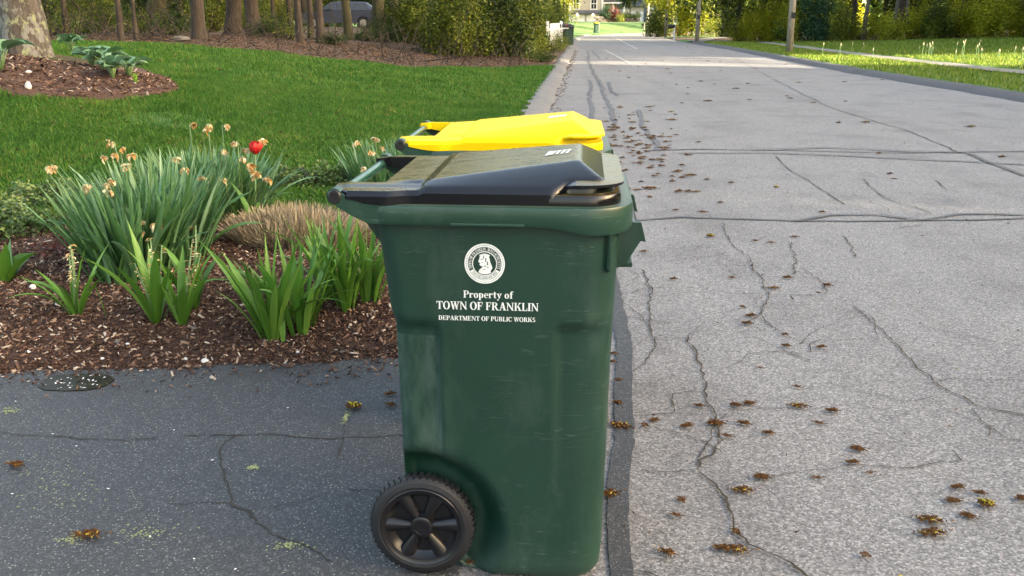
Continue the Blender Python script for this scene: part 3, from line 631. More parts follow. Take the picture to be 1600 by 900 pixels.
FR = [(82, 56, 25, 'open', .8), (120, 54, 25, 'low', 1.0), (165, 52, 27, 'open', .9), (208, 54, 25, 'open', .7), (228, 50, 25, 'open', .9), (270, 54, 26, 'low', 1.1), (335, 50, 28, 'open', .9), (385, 47, 25, 'open', .9), (412, 50, 25, 'open', .8), (425, 58, 25, 'low', .9), (452, 62, 25, 'open', .6), (522, 70, 24, 'low', .6), (572, 64, 24, 'low', .7), (600, 66, 25, 'dark', .6), (640, 62, 27, 'mid', .8), (690, 76, 24.5, 'mid', .7), (722, 80, 25, 'dark', .75), (752, 82, 27, 'mid', .8), (785, 84, 28, 'mid', .7), (812, 88, 28.5, 'dark', .6), (828, 92, 29, 'mid', .45), (845, 97, 30, 'low', .6)]
for k, (u, v, Y, key, s) in enumerate(FR):
    make_shrub(key, GT(u, v), f'leafy shrub at the edge of the wood, {ORD[k]} from the lichen-spotted tree', k*.9, s, 'shrubs at the edge of the wood')
BK = [(705, 60, 31, 'tall', .9), (735, 60, 33, 'tall', 1.0), (765, 60, 34, 'talld', .9), (800, 60, 35, 'tall', .95), (818, 60, 36, 'tall', .75), (838, 60, 46, 'talld', .7), (640, 50, 36, 'tall', .8), (612, 50, 36, 'mid', .9), (230, 45, 34, 'talld', .8), (140, 45, 36, 'mid', 1.2), (70, 45, 36, 'talld', .8), (330, 45, 38, 'mid', 1.1), (395, 45, 60, 'tall', .9), (-40, 45, 34, 'mid', 1.2), (850, 55, 60, 'tall', .75), (862, 50, 70, 'talld', .9)]
for k, (u, v, Y, key, s) in enumerate(sorted(BK)):
    make_shrub(key, at_dist(u, v, Y), f'tall thicket bush deeper in the wood, {ORD[k]} from the left', k*1.7, s, 'thicket bushes deeper in the wood')
for k in range(14):
    X = -44 + k*3.1 + R.uniform(-1, 1); Y = R.uniform(63, 72)
    if kl(Y) - X < 2.5: continue
    make_shrub(R.choice(['tall', 'talld']), (X, Y, float(ground_h(X, Y))), f'big leafy bush in the far hedge behind the parked car, {ORD[k]} from the left', k, R.uniform(.9, 1.3), 'far hedge behind the parked car')
# wood across the street
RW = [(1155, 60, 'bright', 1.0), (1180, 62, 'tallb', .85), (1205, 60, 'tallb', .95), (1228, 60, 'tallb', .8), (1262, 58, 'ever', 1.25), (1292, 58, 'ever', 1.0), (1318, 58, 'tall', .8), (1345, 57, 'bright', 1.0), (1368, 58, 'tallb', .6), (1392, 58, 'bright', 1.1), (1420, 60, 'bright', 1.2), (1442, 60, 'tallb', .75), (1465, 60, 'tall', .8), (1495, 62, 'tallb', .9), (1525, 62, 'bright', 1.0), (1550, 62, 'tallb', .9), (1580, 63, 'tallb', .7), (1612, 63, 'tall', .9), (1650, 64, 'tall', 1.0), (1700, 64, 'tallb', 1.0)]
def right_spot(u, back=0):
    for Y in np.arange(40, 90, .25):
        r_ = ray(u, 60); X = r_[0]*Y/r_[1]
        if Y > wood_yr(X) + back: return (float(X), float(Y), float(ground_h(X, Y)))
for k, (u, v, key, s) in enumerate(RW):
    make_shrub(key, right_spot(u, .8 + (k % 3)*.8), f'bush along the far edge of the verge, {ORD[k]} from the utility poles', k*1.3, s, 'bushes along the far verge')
RT = [(1150, 3, 'mid'), (1190, 6, 'mid'), (1215, 9, 'oak2'), (1250, 6, 'mid'), (1290, 9, 'oak2'), (1330, 5, 'mid'), (1349, 2, 'grey'), (1380, 8, 'mid'), (1395, 2.2, 'grey'), (1404, 3, 'oak'), (1420, 2, 'lean'), (1460, 7, 'mid'), (1500, 5, 'oak2'), (1545, 8, 'mid'), (1590, 6, 'mid'), (1598, 1.5, 'thin'), (1640, 6, 'mid'), (1690, 7, 'oak2')]
for k, (u, back, key) in enumerate(RT):
    make_tree('verge_tree', f'tree standing behind the far verge, {ORD[k]} from the utility poles', right_spot(u, back), key, k*2.1, .9 if key != 'lean' else .8, 'trees behind the far verge', sxy=.8 if key in ('grey', 'oak') else 1)
for k in range(18):
    X = 14 + k*2.6; Y = float(wood_yr(min(X, 45))) + R.uniform(14, 24)
    make_shrub(R.choice(['tall', 'tallb', 'tall']), (X, Y, float(ground_h(X, Y))), f'leafy undergrowth deep in the wood across the street, {ORD[k]} from the poles', k, R.uniform(1.1, 1.6), 'undergrowth deep across the street')
# trees in evening sun beyond the utility poles
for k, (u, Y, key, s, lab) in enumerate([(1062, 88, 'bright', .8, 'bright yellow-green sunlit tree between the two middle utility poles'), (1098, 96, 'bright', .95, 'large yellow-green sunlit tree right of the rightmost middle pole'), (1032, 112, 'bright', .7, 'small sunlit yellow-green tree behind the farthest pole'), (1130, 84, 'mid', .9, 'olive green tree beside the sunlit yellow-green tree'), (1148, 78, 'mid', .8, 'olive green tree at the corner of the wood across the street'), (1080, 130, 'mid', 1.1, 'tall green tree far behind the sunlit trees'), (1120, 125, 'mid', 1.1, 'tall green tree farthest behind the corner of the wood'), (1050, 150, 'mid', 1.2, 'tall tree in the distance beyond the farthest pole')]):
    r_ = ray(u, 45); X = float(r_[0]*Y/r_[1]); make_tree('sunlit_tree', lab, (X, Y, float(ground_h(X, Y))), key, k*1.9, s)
for k, (u, Y, key, s, lab) in enumerate([(1062, 92, 'red', 1.0, 'reddish bush under the sunlit yellow-green trees'), (1120, 86, 'mid', 1.2, 'round bush on the red bank beside the rising driveway'), (1140, 80, 'talld', .8, 'dark bush at the corner of the rising driveway')]):
    r_ = ray(u, 45); X = float(r_[0]*Y/r_[1]); make_shrub(key, (X, Y, float(ground_h(X, Y))), lab, k, s)
# unseen wood on the right, shaped to shade street and lawn, gaps for sunbeams
def woodland():
    n = 90000; X = rng.uniform(38.5, 50, n); Y = rng.uniform(-75, 56, n); Z = rng.random(n)**.85 * 19 + .2
    q = Y + .316*X
    top = 16 + 2.0*np.sin(Y*.5) + 1.2*np.sin(Y*1.3 + 1)
    k = Z < top
    for a_, b_, zt in ((33.2, 36.2, 8.6), (36.2, 42.5, 7.3), (16.3, 17.1, 6.3), (43.5, 44.6, 4.2)): k &= ~((q > a_ + .35*np.sin(Z*2.1)) & (q < b_ + .4*np.sin(Z*1.7 + 1)) & (Z < zt + .5*np.sin(q*5)) & (rng.random(n) > .004))
    P = np.stack([X, Y, Z + ground_h(X, Y)], 1)[k]; m_ = len(P)
    return leaf_arrays(P, rng.uniform(.6, 1.2, m_), np.clip(rng.normal(.5, .2, m_), 0, 1), .8)
n = 26000; X2 = rng.uniform(55, 66, n); Y2 = rng.uniform(150, 215, n); Z2 = rng.random(n)*20 + .2; P2 = np.stack([X2, Y2, Z2 + ground_h(X2, Y2)], 1)  # second band, added behind the wood to keep the sun off the house
v, f, t = cat([woodland(), leaf_arrays(P2, rng.uniform(1.0, 1.8, n), np.clip(rng.normal(.5, .2, n), 0, 1), .8)]); wd = np_mesh('woodland', v, f, M['leaf_wood'], tint=t); tag(wd, 'dense leafy wood out of view along the right verge, plus a band added to shade the house', 'woods', kind='stuff')
tr = MB()
for k in range(30):
    y = -72 + k*4.3 + R.uniform(-1, 1)
    if any(a_ - .8 < y + .316*43 < b_ + .8 for a_, b_ in ((33.4, 41), (16.3, 17.1), (43.5, 44.4))): continue
    x = R.uniform(40, 46); z = float(ground_h(x, y)); tr.tube([(x, y, z - .2), (x + R.uniform(-.3, .3), y, z + 6), (x, y + R.uniform(-.4, .4), z + 12)], [.3, .22, .08], 8)
o = tr.build('woodland_trunks', M['bark'], wd, smooth='all'); o['kind'] = 'stuff'
# ------------------------------------------------------------------ wheeled bins
def plastic(name, col, rough, scuff=None, dust_or_reflection=None, var=.12, spec=None):
    m, n, l, b = mat(name); v = pos_vec(n, l)
    f = noise(n, l, 5, 5, vec=v); c = ramp(n, l, f, [(.3, tuple(x*(1-var) for x in col)), (.7, tuple(min(1, x*(1+var)) for x in col))])
    r_ = None
    if scuff:
        s1 = ramp(n, l, noise(n, l, 6, 7, .7, vec=pos_vec(n, l, (1.2, 1, .5))), [(.52, (0, 0, 0)), (.75, (1, 1, 1))])
        s2 = ramp(n, l, noise(n, l, 40, 3, .6, vec=pos_vec(n, l, (.5, 1, 2.6))), [(.60, (0, 0, 0)), (.68, (1, 1, 1))])
        s3 = ramp(n, l, noise(n, l, 4.5, 2, .5, vec=pos_vec(n, l, (1, 1, 1.6))), [(.5, (0, 0, 0)), (.62, (1, 1, 1))])
        s4 = ramp(n, l, noise(n, l, 190, 2, .5, vec=v), [(.68, (0, 0, 0)), (.76, (1, 1, 1))])
        k = math_(n, l, 'MULTIPLY', math_(n, l, 'MULTIPLY', s2, s3), .30)
        k = math_(n, l, 'ADD', k, math_(n, l, 'MULTIPLY', s1, .22)); k = math_(n, l, 'ADD', k, math_(n, l, 'MULTIPLY', math_(n, l, 'MULTIPLY', s4, s3), .25), True)
        # thin scratches at several slants, and splash dirt near the ground
        def slant(rot, sc, lo):
            t = n.new("ShaderNodeTexCoord"); mp = n.new("ShaderNodeMapping"); mp.inputs["Rotation"].default_value = (0, rot, 0); mp.inputs["Scale"].default_value = sc; l.new(t.outputs["Object"], mp.inputs[0])
            return ramp(n, l, noise(n, l, 1.0, 2, .4, vec=mp.outputs[0]), [(lo, (0, 0, 0)), (lo + .025, (1, 1, 1))])
        lines = math_(n, l, 'MAXIMUM', math_(n, l, 'MAXIMUM', slant(.35, (7, 3, 160), .695), slant(-.25, (9, 3, 190), .70)), math_(n, l, 'MAXIMUM', slant(1.35, (5, 3, 150), .71), slant(.9, (8, 3, 170), .71)))
        k = math_(n, l, 'ADD', k, math_(n, l, 'MULTIPLY', math_(n, l, 'MULTIPLY', lines, s3), .30), True)
        sz = n.new("ShaderNodeSeparateXYZ"); l.new(v, sz.inputs[0])
        bx_ = math_(n, l, 'MULTIPLY', math_(n, l, 'MULTIPLY', math_(n, l, 'GREATER_THAN', sz.outputs[2], .36), math_(n, l, 'LESS_THAN', sz.outputs[2], .70)), math_(n, l, 'LESS_THAN', sz.outputs[0], -.19))
        rub = ramp(n, l, noise(n, l, 14, 7, .75, vec=pos_vec(n, l, (1.5, 1, .45))), [(.42, (0, 0, 0)), (.72, (1, 1, 1))])
        k = math_(n, l, 'ADD', k, math_(n, l, 'MULTIPLY', math_(n, l, 'MULTIPLY', bx_, rub), .42), True)
        low = ramp(n, l, math_(n, l, 'ADD', sz.outputs[2], math_(n, l, 'MULTIPLY', noise(n, l, 7, 5, .7, vec=v), .16)), [(.06, (1, 1, 1)), (.22, (0, 0, 0))])
        k = math_(n, l, 'ADD', k, math_(n, l, 'MULTIPLY', low, .16), True)
        c = mix(n, l, k, c, scuff)
        r_ = math_(n, l, 'ADD', math_(n, l, 'MULTIPLY', k, .4), rough)
    if dust_or_reflection:      # pollen on faces that look up; black lid's tint also imitates reflected trees
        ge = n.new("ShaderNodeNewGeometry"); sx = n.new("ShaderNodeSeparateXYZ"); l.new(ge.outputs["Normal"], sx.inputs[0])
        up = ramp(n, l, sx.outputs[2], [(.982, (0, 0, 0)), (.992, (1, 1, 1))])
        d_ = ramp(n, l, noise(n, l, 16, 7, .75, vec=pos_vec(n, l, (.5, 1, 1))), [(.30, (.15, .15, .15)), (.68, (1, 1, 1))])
        k2 = math_(n, l, 'MULTIPLY', math_(n, l, 'MULTIPLY', up, d_), dust_or_reflection[1], True)
        c = mix(n, l, k2, c, dust_or_reflection[0]); r0 = r_ if r_ is not None else rough
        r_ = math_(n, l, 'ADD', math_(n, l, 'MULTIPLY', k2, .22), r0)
    l.new(c, b.inputs["Base Color"])
    if r_ is not None: l.new(r_, b.inputs["Roughness"])
    else: b.inputs["Roughness"].default_value = rough
    if spec is not None: b.inputs['Specular IOR Level'].default_value = spec
    bump(n, l, b, noise(n, l, 300, 4, vec=v), .12, .002)
    return m
M['bin_green'] = plastic('green_plastic', (.0060, .0325, .0212), .42, scuff=(.085, .13, .11))
M['bin_rim'] = plastic('green_plastic_rim', (.0105, .041, .027), .36, scuff=(.10, .14, .12), dust_or_reflection=((.13, .14, .08), .5))
M['lid_black'] = plastic('black_lid_plastic', (.0038, .0040, .0058), .17, dust_or_reflection=((.150, .110, .020), .9))  # olive is pollen plus the reflection of trees put into the colour
M['lid_yellow'] = plastic('yellow_lid_plastic', (.70, .49, .0), .45, dust_or_reflection=((.50, .36, .03), .6), var=.04, spec=.15)
M['tyre'] = plain('dusty_tyre', (.0085, .009, .012), .6, var=.4, vscale=30)
M['wheel'] = plain('wheel_plastic', (.0075, .0075, .010), .32, var=.2, vscale=20)
M['print'] = plain('white_print', (.72, .75, .74), .5, var=.1, vscale=60)
M['print_green'] = plain('print_gap', (.02, .075, .05), .45, var=.1)
M['pull'] = plain('grey_sheen_bar', (.02, .075, .05), .22, var=.1)

def rrect(xmin, xmax, hw, rf, rb, ns=44, nf=18, nc=9):
    """outline of a rounded rectangle, starting at the back left, near side first; same number of points at every size"""
    P = []
    def arc(cx, cy, r, a0, a1): 
        for k in range(nc): 
            a = math.radians(a0 + (a1 - a0)*(k + .5)/nc); P.append((cx + r*math.cos(a), cy + r*math.sin(a)))
    def line(x0, y0, x1, y1, n_):
        for k in range(n_): t = (k + .5)/n_; P.append((lerp(x0, x1, t), lerp(y0, y1, t)))
    line(xmin + rb, -hw, xmax - rf, -hw, ns); arc(xmax - rf, -hw + rf, rf, -90, 0); line(xmax, -hw + rf, xmax, hw - rf, nf); arc(xmax - rf, hw - rf, rf, 0, 90)
    line(xmax - rf, hw, xmin + rb, hw, ns); arc(xmin + rb, hw - rb, rb, 90, 180); line(xmin, hw - rb, xmin, -hw + rb, nf); arc(xmin + rb, -hw + rb, rb, 180, 270)
    return P
XMIN = [(0, -.15), (.06, -.19), (.14, -.262), (.3, -.303), (.65, -.307), (.735, -.309), (.765, -.320), (.8, -.324), (.93, -.338), (1.0, -.352)]
XMAX = [(0, .236), (.1, .244), (.65, .252), (1.0, .264)]
HW = [(0, .288), (.05, .294), (1.0, .314)]
WHEEL = (-.255, .148)
def side_in(x, z, ahw, hw):
    """how far the side wall is pushed in at (x, z)"""
    near = float(sst(hw - .05, hw - .004, ahw)); d = 0.
    dn = math.hypot(x - WHEEL[0], z - WHEEL[1]); d += .085 * (1 - float(sst(.165, .245, dn)))
    zz = float(1 - sst(.715, .75, z)) * float(sst(.22, .60, z))
    sl = 1 - float(sst(-.198, -.185, x)); sr = float(sst(.105, .118, x))
    d += .018 * zz * max(sl, sr)
    return d * near
def side_y(x, z): return -interp(HW, z)
def outline(z, off=0, rf=.095, rb=.05): return rrect(interp(XMIN, z) - off, interp(XMAX, z) + off, interp(HW, z) + off, rf + off, rb + max(off, 0))
def seal_and_text(parent):
    """lettering and the town seal on the near side, in local x, z"""
    g = []
    GL = {}
    def stem(x, w=.21, y0=0, y1=1, top=1, bot=1, sf=.08):
        p = [[(x, y0), (x + w, y0), (x + w, y1), (x, y1)]]
        if bot: p.append([(x - sf, y0), (x + w + sf, y0), (x + w + sf, y0 + .065), (x - sf, y0 + .065)])
        if top: p.append([(x - sf, y1 - .065), (x + w + sf, y1 - .065), (x + w + sf, y1), (x - sf, y1)])
        return p
    def bar(x0, x1, y, h=.08): return [[(x0, y), (x1, y), (x1, y + h), (x0, y + h)]]
    def diag(x0, y0, x1, y1, w): return [[(x0, y0), (x0 + w, y0), (x1 + w, y1), (x1, y1)]]
    def ell(cx, cy, rx, ry, a0, a1, wv=.22, wh=.08, n=16):
        out = []
        for k in range(n):
            q = []
            for a, s in ((a0 + (a1-a0)*k/n, 0), (a0 + (a1-a0)*(k+1)/n, 0), (a0 + (a1-a0)*(k+1)/n, 1), (a0 + (a1-a0)*k/n, 1)):
                a = math.radians(a); q.append((cx + (rx - wv*s)*math.cos(a), cy + (ry - wh*s)*math.sin(a)))
            out.append(q)
        return out
    def serif(x0, x1, y): return [[(x0, y), (x1, y), (x1, y + .065), (x0, y + .065)]]
    GL['T'] = (stem(.30, top=0) + bar(0, .82, .92) + [[(0, .72), (.07, .72), (.07, .95), (0, .95)], [(.75, .72), (.82, .72), (.82, .95), (.75, .95)]], .84)
    GL['O'] = (ell(.46, .5, .46, .53, 0, 360, .23, .07, 26), .94)
    GL['W'] = (diag(.33, 0, .08, .97, .2) + diag(.33, 0, .60, .97, .09) + diag(.78, 0, .52, .97, .2) + diag(.78, 0, 1.05, .97, .09) + serif(0, .36, .935) + serif(.44, .80, .935) + serif(.94, 1.24, .935), 1.22)
    GL['N'] = (stem(.12, .09, bot=1, top=0) + diag(.74, 0, .06, 1, .22) + stem(.78, .09, top=1, bot=0) + serif(-.02, .2, .935), 1.0)
    GL['F'] = (stem(.10) + bar(.1, .72, .92) + bar(.3, .56, .47) + [[(.65, .70), (.72, .70), (.72, .95), (.65, .95)], [(.5, .36), (.56, .36), (.56, .66), (.5, .66)]], .76)
    GL['R'] = (stem(.10) + ell(.42, .74, .34, .26, -90, 90, .21, .07) + bar(.3, .44, .93, .07) + bar(.3, .44, .48, .07) + diag(.66, 0, .36, .5, .23) + serif(.64, .98, 0), .95)
    GL['A'] = (diag(.12, 0, .42, 1, .09) + diag(.66, 0, .36, 1, .23) + bar(.25, .66, .3, .07) + serif(-.02, .3, 0) + serif(.56, .98, 0), .96)
    GL['K'] = (stem(.10) + diag(.26, .38, .70, .97, .10) + diag(.68, 0, .38, .6, .24) + serif(.6, 1.0, 0) + serif(.58, .92, .935), .98)
    GL['L'] = (stem(.10) + bar(.1, .72, 0) + [[(.64, 0), (.72, 0), (.72, .32), (.64, .32)]], .76)
    GL['I'] = (stem(.10), .42)
    GL['D'] = (stem(.10) + ell(.40, .5, .46, .5, -90, 90, .23, .07) + bar(.3, .42, .93, .07) + bar(.3, .42, 0, .07), .92)
    GL['E'] = (stem(.10) + bar(.1, .74, .92) + bar(.3, .56, .47) + bar(.1, .76, 0) + [[(.67, .72), (.74, .72), (.74, .95), (.67, .95)], [(.69, 0), (.76, 0), (.76, .28), (.69, .28)], [(.5, .36), (.56, .36), (.56, .66), (.5, .66)]], .82)
    GL['P'] = (stem(.10) + ell(.42, .72, .36, .28, -90, 90, .21, .07) + bar(.3, .44, .93, .07) + bar(.3, .44, .44, .07), .80)
    GL['M'] = (stem(.10, .08) + diag(.46, 0, .12, 1, .22) + diag(.46, 0, .86, 1, .10) + stem(.84, .21), 1.16)
    GL['B'] = (stem(.10) + ell(.42, .75, .32, .25, -90, 90, .2, .07) + ell(.44, .26, .37, .27, -90, 90, .21, .07) + bar(.3, .44, .93, .07) + bar(.3, .44, .47, .07) + bar(.3, .44, 0, .07), .86)
    GL['U'] = (stem(.10, bot=0, y0=.3) + ell(.46, .34, .36, .36, 180, 360, .2, .1) + stem(.74, .08, bot=0, y0=.3), .96)
    GL['C'] = (ell(.46, .5, .46, .53, 42, 318, .23, .07, 22) + [[(.72, .62), (.79, .62), (.79, .98), (.72, .9)]], .86)
    GL['S'] = (ell(.33, .74, .28, .27, 20, 270, .19, .08) + ell(.33, .27, .30, .28, -160, 90, .19, .08), .68)
    GL['H'] = (stem(.1) + stem(.68) + bar(.3, .7, .46), 1.0)
    GL['Y'] = (stem(.36, y1=.5, top=0) + diag(.40, .45, .06, 1, .22) + diag(.46, .45, .76, 1, .09), .95)
    GL[','] = ([[(.1, -.15), (.25, .12), (.1, .12)]], .35); GL['.'] = ([[(.1, 0), (.26, 0), (.26, .15), (.1, .15)]], .35)
    GL['1'] = (stem(.12, top=0), .45); GL['7'] = (bar(.02, .6, .88, .12) + diag(.15, 0, .45, .9, .2), .64); GL['8'] = (ell(.33, .74, .27, .27, 0, 360, .18, .08) + ell(.33, .27, .31, .28, 0, 360, .2, .08), .68); GL['2'] = (ell(.33, .7, .3, .3, -20, 180, .18, .08) + diag(.02, .05, .42, .6, .16) + bar(.02, .62, 0, .12), .68)
    GL['p'] = (stem(.06, .19, -.3, .64, top=0) + ell(.34, .33, .30, .34, -140, 140, .2, .07) + serif(0, .2, .58), .70)
    GL['r'] = (stem(.06, .19, 0, .66, top=0) + ell(.40, .46, .2, .2, 20, 180, .12, .1) + serif(0, .2, .59) + [[(.42, .46), (.58, .46), (.58, .62), (.42, .66)]], .60)
    GL['o'] = (ell(.31, .33, .31, .35, 0, 360, .2, .06, 22), .66)
    GL['e'] = (ell(.31, .33, .31, .35, 0, 310, .19, .06, 20) + bar(.15, .6, .33, .06), .62)
    GL['t'] = (stem(.12, .18, .08, .88, 0, 0) + bar(.02, .44, .58) + ell(.3, .12, .18, .13, 180, 330, .16, .09), .48)
    GL['y'] = (diag(.28, .02, .06, .64, .19) + diag(.14, -.28, .52, .64, .085) + serif(0, .34, .59) + serif(.42, .7, .59) + [[(.03, -.3), (.2, -.3), (.22, -.14), (.05, -.14)]], .70)
    GL['f'] = (stem(.12, .19, 0, .78, top=0) + ell(.36, .78, .24, .22, 30, 180, .19, .08) + bar(.02, .46, .58), .48)
    def width(s, sp=.02): return sum(.34 if c == ' ' else GL[c][1] + sp for c in s)
    def straight(s, cx, z, cap, w):
        W0 = width(s); kx = w / W0; x = cx - w/2; out = []
        for c in s:
            if c == ' ': x += .34*kx; continue
            for poly in GL[c][0]: out.append([(x + a*kx, z + b_*cap) for a, b_ in poly])
            x += (GL[c][1] + .02)*kx
        return out
    def curved(s, cx, cz, rad, cap, a_mid, spread, flip=False):
        W0 = width(s, .06); out = []; t = 0
        for c in s:
            cw = .34 if c == ' ' else GL[c][1] + .06
            if c != ' ':
                for poly in GL[c][0]:
                    q = []
                    for a, b_ in poly:
                        f = (t + a)/W0 - .5; an = math.radians(a_mid + (spread if flip else -spread)*f); rr_ = rad + (cap*(1 - b_) if flip else cap*b_); q.append((cx + rr_*math.cos(an), cz + rr_*math.sin(an)))
                    out.append(q)
            t += cw
        return out
    def mesh(polys, name, mt, lift, par):
        mb = MB()
        for q in polys: mb.add([(x, side_y(x, z) - lift, z) for x, z in q], [tuple(range(len(q)))])
        return mb.build(name, mt, par, fix=False)
    tx = -.066
    mesh(straight('Property of', tx + .004, .8075, .0185, .126), 'lettering', M['print'], .0016, parent)
    mesh(straight('TOWN OF FRANKLIN', tx + .002, .7765, .0205, .259), 'lettering', M['print'], .0016, parent)
    mesh(straight('DEPARTMENT OF PUBLIC WORKS', tx, .7480, .0118, .247), 'lettering', M['print'], .0016, parent)
    cx, cz, r0 = -.070, .895, .0505
    def ring(ra, rb, a0, a1, n): return [[(cx + r_*math.cos(math.radians(a)), cz + r_*math.sin(math.radians(a))) for r_, a in ((ra, a0 + (a1-a0)*k/n), (ra, a0 + (a1-a0)*(k+1)/n), (rb, a0 + (a1-a0)*(k+1)/n), (rb, a0 + (a1-a0)*k/n))] for k in range(n)]
    seal = mesh(ring(r0, r0 - .0085, 0, 360, 72) + ring(r0*.62, r0*.575, 0, 360, 60) + ring(r0*.815, r0*.64, 207, 333, 30), 'seal', M['print'], .0016, parent)
    dots = []
    for k in range(72):
        a = math.radians(5*k); p_ = (cx + (r0 - .0042)*math.cos(a), cz + (r0 - .0042)*math.sin(a)); e = .0009; dots.append([(p_[0]-e, p_[1]-e), (p_[0]+e, p_[1]-e), (p_[0]+e, p_[1]+e), (p_[0]-e, p_[1]+e)])
    mesh(dots, 'seal_beads', M['print_green'], .0022, seal)
    mesh(curved('TOWN OF FRANKLIN, MASSACHUSETTS', cx, cz, r0*.655, r0*.145, 90, 222), 'seal_lettering', M['print'], .0016, seal)
    mesh(curved('INDUSTRY NEED NOT WISH', cx, cz, r0*.665, r0*.11, 270, 112, True), 'seal_lettering', M['print_green'], .0022, seal)
    # profile bust facing left above a banner
    B = [(-.32, .14), (-.26, .22), (-.24, .36), (-.14, .46), (.02, .49), (.16, .42), (.24, .28), (.28, .08), (.34, -.06), (.38, -.22), (.30, -.34), (.10, -.40), (-.12, -.42), (-.30, -.40), (-.26, -.30), (-.12, -.24), (-.08, -.14), (-.20, -.12), (-.26, -.04), (-.22, .02), (-.28, .06)]
    C0 = (.06, -.02)
    bust = [[(cx + C0[0]*r0, cz + C0[1]*r0), (cx + a[0]*r0, cz + a[1]*r0), (cx + b_[0]*r0, cz + b_[1]*r0)] for a, b_ in zip(B, B[1:] + B[:1])]
    bust += ring(r0*.50, r0*.40, 58, 122, 14) + ring(r0*.53, r0*.40, 232, 308, 14)
    mesh(bust, 'seal_bust', M['print'], .0016, seal)
    det = []
    for a, b_, w_, h_ in ((-.14, .22, .10, .04), (-.05, .32, .04, .16), (.06, .20, .05, .22), (.14, .02, .05, .20), (.02, -.12, .10, .04), (.16, -.18, .08, .04), (-.02, -.28, .14, .03), (-.12, .06, .06, .03)):
        det.append([(cx + (a + q[0]*w_)*r0, cz + (b_ + q[1]*h_)*r0) for q in ((-.5, -.5), (.5, -.4), (.4, .5), (-.5, .4))])
    mesh(det, 'seal_shading', M['print_green'], .0022, seal)

